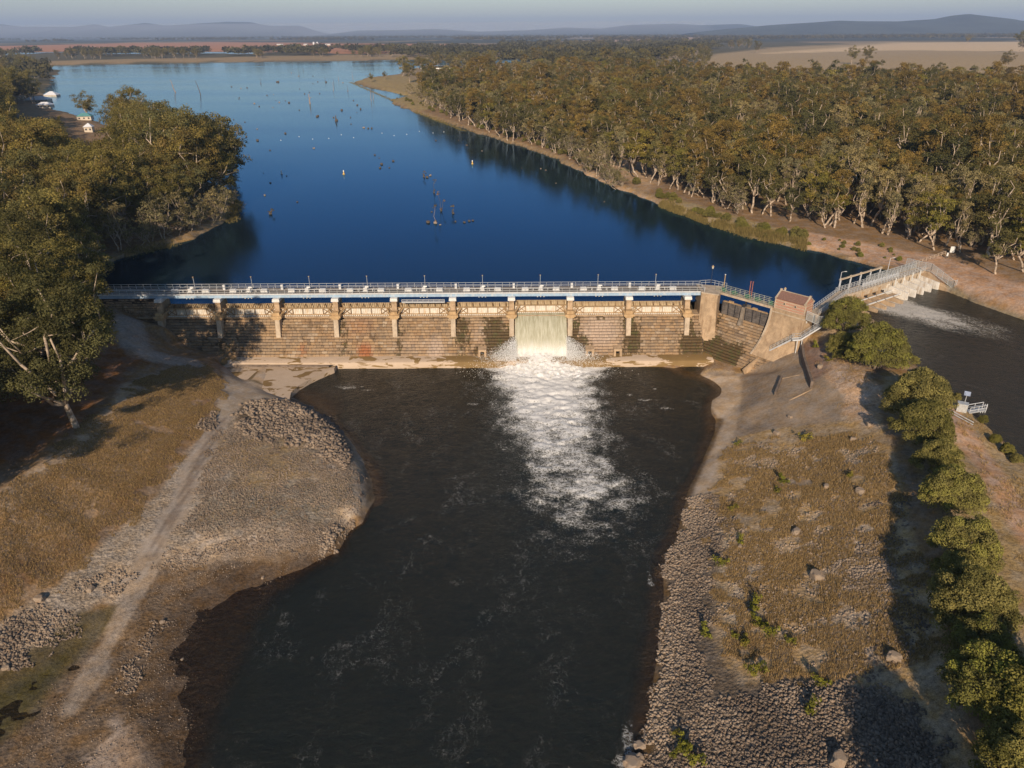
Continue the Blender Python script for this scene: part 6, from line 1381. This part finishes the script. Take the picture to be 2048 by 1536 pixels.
rocks('pebbles', rs([(440, 850), (620, 890), (715, 930), (722, 1010), (640, 1100), (500, 1120), (320, 1140), (380, 1040)], 48000, 2.5, 16, .04, .22, .34, 3, 3)
      + rs([(0, 1240), (90, 1180), (250, 1130), (280, 1150), (100, 1300), (-40, 1380)], 7000, 1.3, 17, .06, .28, .5, 3, 2)
      + rs([(0, 1240), (60, 1220), (90, 1290), (0, 1340), (-60, 1300)], 1500, 1.3, 27, .12, .38, 0, 3, 1.5)
      + rs([(200, 1260), (420, 1080), (640, 1110), (620, 1180), (560, 1320), (420, 1480), (330, 1600), (0, 1600), (60, 1420)], 15000, .4, 18, .03, .14, .5, 5, 4)
      + rs([(560, 1160), (640, 1190), (620, 1280), (540, 1300), (500, 1230)], 700, 0, 19, .08, .2, .45, 4, 3)
      + rs([(300, 1240), (340, 1250), (300, 1330), (260, 1390), (230, 1370)], 600, .4, 20, .1, .26, .3, 4, 2), 'loose pebbles and small stones scattered over the dried mud flat', 4, .6)
rocks('slope_stones', rs([(1460, 900), (1560, 880), (1740, 880), (1800, 1000), (1880, 1250), (1740, 1340), (1560, 1340), (1440, 1250), (1440, 1050)], 26000, 6, 22, .05, .28, .44, 4, 4)+rs([(1640, 1140), (1760, 1080), (1790, 1180), (1720, 1200)], 4500, 7, 23, .10, .30, .2, 4, 2), 'scattered pale stones among the dry grass on the right slope', 5)
# individual boulders
def boulder(a, b, z0, s, lab, sq=(1.2, .9, .85), tint=.8):
    import bmesh
    q = PG(a, b, z0); bm = bmesh.new(); bmesh.ops.create_icosphere(bm, subdivisions=3, radius=1)
    g = random.Random(a*7+b)
    from mathutils import noise
    for v in bm.verts:
        d = v.co.normalized(); k = 1+.35*noise.noise(d*1.3+Vector((a, b, 0)))+.16*noise.noise(d*3.1+Vector((b, a, 0)))
        v.co = Vector((max(-.82, min(.82, d.x*k)), max(-.8, min(.8, d.y*k)), max(-.7, min(.78, d.z*k))))
        v.co.x *= sq[0]*s*.78; v.co.y *= sq[1]*s*.78; v.co.z *= sq[2]*s*.85
    me = bpy.data.meshes.new('boulder'); bm.to_mesh(me); bm.free(); fattr(me, 'tint', [tint]*len(me.vertices)); me.materials.append(STONE)
    o = bpy.data.objects.new('boulder', me); COL.objects.link(o); o.location = (q.x, q.y, q.z+.2*s); o.rotation_euler = (0, 0, g.random()*6); tag(o, lab, 'boulder')
for a in [(1592, 1066, 6, .95, 'pale boulder high on the grass slope, upper of two large ones'), (1633, 1155, 6, 1.25, 'largest pale boulder in the middle of the dry grass slope'), (1553, 868, 4, .8, 'pinkish boulder at the lower edge of the concrete lining'), (1738, 850, 11, .8, 'boulder close to the bush shade on the upper slope'), (1706, 880, 9.5, .7, 'pale squat boulder below the bush shade on the upper slope'), (1720, 985, 9, .9, 'grey pointed boulder with a dark side near the bush shade'), (1652, 975, 8, .7, 'flat boulder in the gravel strip of the slope'), (1788, 1318, 9, 1.0, 'large boulder just above the tree shade at the bottom right'), (1678, 1522, 7, 1.2, 'big stone in the rubble at the bottom edge right of centre'), (1580, 835, 5.5, .6, 'small white block on the concrete lining'), (1520, 937, 3, .45, 'small white rock at the left of the grass slope'), (1640, 735, 9, .9, 'orange brown rubble lump on the edge of the concrete lining'), (1480, 1094, 3, .5, 'small dark and white rock near the riprap edge'), (1278, 1495, .4, .9, 'pale rounded boulder at the waterline near the bottom edge'), (12, 1337, .4, .55, 'white angular rock on the mud at the left edge'), (182, 1180, 1.2, .7, 'pale boulder at the lower end of the left bank path'), (80, 1200, 1.5, .9, 'dark boulder in the rubble band at the left edge'), (325, 1245, .8, .45, 'small pale rock beside the mud track'), (365, 1320, .3, .3, 'small white rock in the brown mud left of the dark shallows'), (526, 1156, .4, .35, 'small white rock at the edge of the dark shallows'), (1266, 1530, .2, 1.6, 'white foam washed boulder in the shallows at the bottom edge')]:
    boulder(*a)
# buttress fins and cracks on the concrete lining
def wall_line(name, pts, h, w, lab, mt=CONC_M):
    t = MB(); P3 = [PG(a, b, z) for a, b, z in pts]
    for i in range(len(P3)-1): t.bar(P3[i]+Vector((0, 0, h/2-.4)), P3[i+1]+Vector((0, 0, h/2-.4)), w, h+.8)
    o = P3[0]; 
    for q in range(len(t.v)): t.v[q] = tuple(Vector(t.v[q])-o)
    return tag(t.build(name, mt, None, o), lab, 'wall')
DKC = simple('dark_brown_concrete', (.15, .115, .09), .9, 0, .3, .8, .3)  # darker tone for the wall lines and the apron step
wall_line('training_wall', [(1600, 684, 9.5), (1606, 725, 9), (1622, 776, 8)], 1.5, .5, 'dark training wall running down the concrete lining from the stairs', DKC)
wall_line('kerb_wall', [(1487, 748, 1.4), (1541, 703, 6)], 1.3, .35, 'straight concrete kerb between the stone face and the concrete lining')
wall_line('retaining_kerb', [(1563, 757, 6), (1550, 790, 5)], .8, .4, 'short dark broken wall stub in the middle of the concrete lining', DKC)
wall_line('broken_kerb', [(1562, 758, 6), (1600, 750, 8)], .08, .15, 'thin broken kerb reaching right from the dark wall stub')
wall_line('lining_kerb', [(1580, 800, 6), (1625, 778, 8)], .05, .3, 'pale low kerb below the training wall')
# concrete ledge and dark culvert line on the left apron
m = MB(); a_, b_2 = P(468, 731.5, 1.9), P(658, 732, 1.9); o = Vector(a_)
m.bar(Vector(a_)-o, Vector(b_2)-o, .35, .5); tag(m.build('step_kerb', DKC, None, o), 'long thin dark step along the foot of the weir apron on the left', 'kerb')
# ------------------------------------------------------------------ dead wood and buoys in the lake
DEAD = simple('dead_wood', (.10, .075, .055), .9, 0, .35, 3, .3); DEADP = simple('bleached_wood', (.30, .22, .16), .9, 0, .3, 3, .3)
TUFT = leaf_mat('stump_tuft', [(.16, .10, .045), (.12, .10, .03), (.20, .12, .06)])
def z8(a, b): return (460+a/2.438, 100+b/2.438)
def stump_mesh(seed, r, h, kind):
    g = np.random.default_rng(seed); m = MB(); n_ = 9
    for k in range(3):
        a = g.normal(size=2)*r*.35; hh = h*g.uniform(.5, 1)
        m.tube((a[0], a[1], -1.0), (a[0]+g.normal()*.1, a[1]+g.normal()*.1, hh), r*g.uniform(.5, .8), r*g.uniform(.25, .5), 7)
    for k in range(4):
        a = g.random()*6.28; m.tube((0, 0, .1), (math.cos(a)*r*1.9, math.sin(a)*r*1.9, -.35), r*.3, r*.1, 5)
    if kind == 'tall':
        p0 = np.array((0, 0, 0.)); le = g.normal(size=2)*.06; limb(m, p0, (le[0]*h, le[1]*h, h), r*.6, r*.12, g, 4, .02)
    me_ = m
    return me_
sp_pr = [stump_mesh(400+i, .55+.2*i, .8+.25*i, '').build('stump', DEAD if i != 1 else DEADP) for i in range(4)]
usedm = set()
for i, (a, b) in enumerate([(150, 165), (213, 218), (43, 240), (46, 233), (142, 276), (289, 258), (338, 294), (575, 200), (590, 362), (588, 330), (653, 380), (675, 383), (622, 270), (618, 305), (601, 247), (132, 386), (271, 408), (134, 442), (79, 424), (196, 490), (409, 480), (707, 513), (728, 527), (733, 576), (777, 575), (797, 543), (740, 558), (945, 610), (960, 622), (976, 613), (1025, 853), (985, 790), (1088, 793), (1099, 838), (1144, 842), (1166, 835), (1183, 833), (277, 615), (197, 649), (163, 601), (171, 710), (329, 742), (198, 797), (1423, 577), (1228, 493), (1590, 650), (1825, 742), (1115, 443), (1155, 467), (1003, 443), (18, 340), (72, 352), (225, 247), (60, 404), (637, 290), (404, 165), (437, 213), (120, 262), (180, 222), (210, 281), (240, 256), (270, 248), (364, 215), (388, 207), (424, 326), (430, 323), (551, 160), (545, 295), (521, 345), (505, 330), (405, 128), (235, 157), (228, 157), (335, 128), (53, 188), (8, 180), (83, 185), (690, 383), (1540, 588), (1515, 580), (968, 842), (955, 600), (428, 156), (467, 158), (340, 190), (300, 112)]):
    px, py = z8(a, b); q = P(px, py, ZL); k = rj.choice([0, 0, 1, 2, 3]); o = sp_pr[k]
    if k in usedm: o = o.copy(); COL.objects.link(o)
    usedm.add(k); s = rj.uniform(.45, .95)*(1+max(0, q[1]-300)/900); o.location = (q[0], q[1], ZL-.15); o.rotation_euler = (0, 0, rj.random()*6); o.scale = (s, s, s)
    tag(o, 'dark weathered tree stump standing in the blue lake', 'stump', 'dead stumps standing in the lake')
for k in range(4):
    if k not in usedm: bpy.data.objects.remove(sp_pr[k])
def snag(px, py, h, lean, lab, r=.35, mt=DEAD, br_=2):
    q = P(px, py, ZL); g = np.random.default_rng(int(px)*3+int(py)); m = MB(); le = (lean*h, 0)
    pts = limb(m, (0, 0, -1.5), (le[0], 0, h), r, r*.35, g, 5, .015)
    for k in range(br_):
        p0 = pts[g.integers(2, 5)]; limb(m, p0, p0+g.normal(size=3)*np.array((1, 1, .4))*h*.16+np.array((0, 0, h*.1)), r*.35, r*.1, g, 2)
    tag(m.build('dead_tree', mt, None, (q[0], q[1], ZL)), lab, 'dead tree')
snag(402, 190, 15, -.22, 'tall leaning dead trunk in the lake beyond the left wood', .5)
snag(352, 185, 14, -.3, 'slanting dead trunk rising behind the left wood crowns', .6, DEADP)
snag(620, 208, 9, .0, 'thick pale broken trunk standing mid lake', .75, DEADP)
snag(671, 243, 4.5, .15, 'wide splintered dead trunk in the middle of the lake', .8)
for i, (a, b, h) in enumerate([(465, 158, 9), (504, 200, 12), (575, 205, 9), (655, 75, 16), (600, 145, 14), (690, 250, 16), (698, 245, 10), (305, 78, 15), (360, 105, 9), (530, 150, 9), (508, 170, 10), (337, 125, 10), (150, 160, 9)]):
    px, py = z8(a, b); q = P(px, py, ZL); m = MB(); g = np.random.default_rng(i); limb(m, (0, 0, -1), (g.normal()*.4, 0, h*.8), .28, .08, g, 3, .02)
    tag(m.build('dead_tree', DEADP if i in (1, 4, 5, 6, 9) else DEAD, None, (q[0], q[1], ZL)), 'thin bare dead trunk standing far out in the lake', 'dead tree', 'thin dead trunks in the far part of the lake')
# saplings growing from stumps
for i, (a, b, h, lab) in enumerate([(995, 697, 5.0, 'thin stump sapling with a reddish tuft, uppermost of the near lake cluster'), (1030, 785, 6.5, 'twin stemmed stump with reddish leaf tufts in the near lake cluster'), (1003, 845, 6, 'slim pale sapling stump lowest in the near lake cluster'), (1088, 798, 3, 'small stump with a leaning twig right of the near lake cluster'), (948, 620, 2.5, 'reddish tufted stump at the head of the near lake cluster'), (198, 800, 1.6, 'tufted stump near the left wood in the lake')]):
    px, py = z8(a, b); q = P(px, py, ZL); t = empty('tufted_stump', (q[0], q[1], ZL), 0, lab, 'stump'); g = np.random.default_rng(500+i); m = stump_mesh(510+i, .6, .8, '')
    tips = []
    for k in range(2 if i == 1 else 1):
        tp = np.array((g.normal()*.8+(k*1.3), g.normal()*.4, h*(1-.35*k))); limb(m, (0, 0, .3), tp, .08, .04, g, 4, .05); tips.append(tp)
    m.build('trunk', DEADP if i in (2,) else DEAD, t)
    cent = np.concatenate([tp+g.normal(size=(5, 3))*.35 for tp in tips]+[g.normal(size=(3, 3))*.3+np.array((0, 0, .8))])
    V, tt_ = leaves(cent, g.uniform(.25, .5, len(cent)), 260, .22, 520+i); me = mesh_np('leaf_tuft', V, np.arange(len(V)).reshape(-1, 4)); fattr(me, 'tint', tt_); link('leaf_tuft', me, TUFT, t)
# boom line buoys and channel markers
BW = simple('buoy_white', (.75, .74, .70), .5, 0, .05); BY = simple('buoy_yellow', (.70, .42, .10), .5, 0, .1)
for i, (a, b) in enumerate([(248, 441), (337, 423), (403, 435), (482, 432), (543, 414), (603, 428), (741, 406), (800, 418), (862, 412), (923, 397), (990, 405), (1043, 400)]):
    px, py = z8(a, b); q = P(px, py, ZL); m = MB(); m.tube((0, 0, -.3), (0, 0, .12), .22, .28, 10); m.tube((0, 0, .12), (0, 0, .3), .28, .12, 10)
    tag(m.build('buoy', BW, None, (q[0], q[1], ZL)), 'small white float of the safety line strung across the lake', 'buoy', 'white floats of the safety line')
for i, (a, b) in enumerate([(252, 605), (555, 606), (1182, 556)]):
    px, py = z8(a, b); q = P(px, py, ZL); t = empty('marker_buoy', (q[0], q[1], ZL), 0, ['white and yellow marker buoy nearest the left wood', 'yellow topped marker buoy in mid lake', 'yellow topped marker buoy nearest the right shore'][i], 'buoy', 'marker buoys on the lake')
    m = MB(); m.tube((0, 0, -.4), (0, 0, .3), .55, .55, 10); m.tube((0, 0, .3), (0, 0, 1.3), .3, .22, 10); m.build('float', BW if i == 0 else BY, t); m = MB(); m.tube((0, 0, 1.3), (0, 0, 1.9), .26, .2, 10); m.build('top_mark', BW, t)
# ------------------------------------------------------------------ houses and farm buildings
ROOFW = simple('white_metal_roof', (.66, .66, .68), .5, 0, .08, .5, .05); WALLC = simple('cream_wall', (.52, .45, .36), .8, 0, .1, .5); TEAL = simple('teal_roof', (.10, .26, .26), .6)
def house(name, px, py, z0, L, W, h, rz, lab, roof=ROOFW, hip=True, wall=WALLC, rh=2.2, cat='house'):
    q = PG(px, py, z0); t = empty(name, tuple(q), rz, lab, cat)
    m = MB(); m.box((0, 0, h/2), (L, W, h)); m.build('wall', wall, t)
    m = MB(); a, b = L/2+.5, W/2+.5; k = (L/2-W/2*.9) if hip else a
    m.add([(-a, -b, h), (a, -b, h), (a, b, h), (-a, b, h), (-k, 0, h+rh), (k, 0, h+rh)], [(0, 3, 2, 1), (0, 1, 5, 4), (2, 3, 4, 5), (1, 2, 5), (3, 0, 4)]); m.build('roof', roof, t)
    m = MB()
    for i in range(max(2, int(L/3))): 
        x = -L/2+L*(i+.5)/max(2, int(L/3)); m.box((x, -W/2-.02, h*.55), (1.1, .08, 1.1))
    m.build('window', DARK, t); return t
house('house', 78, 206, 16, 22, 12, 3.4, .15, 'large white roofed house among the trees on the left', rh=3.2)
house('house', 106, 198, 16, 13, 11, 4.5, .15, 'hipped white wing behind the large white roofed house', rh=3.5)
house('house', 92, 216, 16, 12, 8, 3, .1, 'cream walled annex in front of the large white roofed house')
house('house', 66, 180, 16, 12, 8, 3, .0, 'small pale roofed house behind the large white roofed house')
house('house', 172, 240, 16, 10, 7, 3, .2, 'small teal and white roofed house between the left trees', roof=TEAL)
house('shed', 180, 264, 16, 5, 5, 3.5, .2, 'tiny white shed glimpsed between the left trees', cat='shed')
for a in [(560, 91, 32, 'long low white farm shed left of the grain silos'), (590, 92, 30, 'farmhouse group directly left of the grain silos'), (612, 91, 22, 'small farm building touching the silos'), (656, 91, 26, 'white shed right of the grain silos')]:
    house('farm_shed', a[0], a[1], 14, a[2], 10, 5, 0, a[3], hip=False, cat='shed', rh=2.5)
for i, a in enumerate((628, 635)):
    q = PG(a, 91.5, 14); m = MB(); m.tube((0, 0, 0), (0, 0, 15), 5, 5, 14); m.tube((0, 0, 15), (0, 0, 18), 5.2, .6, 14); tag(m.build('silo', ROOFW, None, tuple(q)), ['left white grain silo on the orange plain', 'right white grain silo on the orange plain'][i], 'silo')
house('house', 1340, 95, 14, 18, 10, 4, 0, 'small white farmhouse beside the far right flats')
q = PG(875, 138, 14); m = MB(); m.box((0, 0, 1), (60, 2, 1.4)); tag(m.build('jetty', BW, None, tuple(q)), 'long thin white jetty behind the grassy point', 'jetty')
house('shed', 1062, 184, 14, 14, 8, 3, 0, 'dark roofed shed in the forest clearing', roof=DARK, cat='shed')
# pale mast at the horizon
# ------------------------------------------------------------------ sun, sky, air
SUN_AZ = R(8); SUN_EL = R(25)      # light travels towards +y, a little to +x
sd_ = bpy.data.lights.new('sun', 'SUN'); so = bpy.data.objects.new('sun', sd_); COL.objects.link(so)
dirv = Vector((math.sin(SUN_AZ)*math.cos(SUN_EL), math.cos(SUN_AZ)*math.cos(SUN_EL), -math.sin(SUN_EL)))
so.rotation_euler = dirv.to_track_quat('-Z', 'Y').to_euler(); sd_.energy = SUN_E; sd_.angle = R(.5); sd_.color = (1, .82, .62)
w = bpy.data.worlds.new('World'); SC.world = w; w.use_nodes = True; nt = w.node_tree; bg = nt.nodes['Background']
sk = nt.nodes.new('ShaderNodeTexSky'); sk.sky_type = 'NISHITA'; sk.sun_disc = False; sk.sun_elevation = SUN_EL; sk.sun_rotation = math.pi+SUN_AZ
sk.air_density = SKY_AIR; sk.dust_density = SKY_DUST; sk.ozone_density = SKY_OZ; sk.altitude = 100
nt.links.new(sk.outputs[0], bg.inputs[0]); bg.inputs[1].default_value = SKY_S
hz = MB(); hz.bb(-36000, 36000, -3000, 36000, -12, 620)
hm = bpy.data.materials.new('haze'); hm.use_nodes = True; hm.node_tree.nodes.clear(); ho = hm.node_tree.nodes.new('ShaderNodeOutputMaterial'); pv = hm.node_tree.nodes.new('ShaderNodeVolumePrincipled')
pv.inputs['Color'].default_value = (.50, .66, .98, 1); pv.inputs['Density'].default_value = HAZE; pv.inputs['Anisotropy'].default_value = 0
hm.node_tree.links.new(pv.outputs[0], ho.inputs['Volume'])
if HAZE > 0: tag(hz.build('haze', hm), kind='stuff')
fbk = MB(); fbk.bb(-16000, 3500, 13600, 16000, -5, 240); fmm = hm.copy(); fmm.name = 'mist'; 
for nd in fmm.node_tree.nodes:
    if nd.type == 'PRINCIPLED_VOLUME': nd.inputs['Color'].default_value = (.95, .93, .95, 1); nd.inputs['Density'].default_value = 2.2e-4
tag(fbk.build('mist', fmm), kind='stuff')
vs = SC.view_settings; vs.view_transform = 'Standard'; vs.look = 'None'; vs.exposure = EXPO; vs.gamma = 1
print('objects', len(bpy.data.objects))
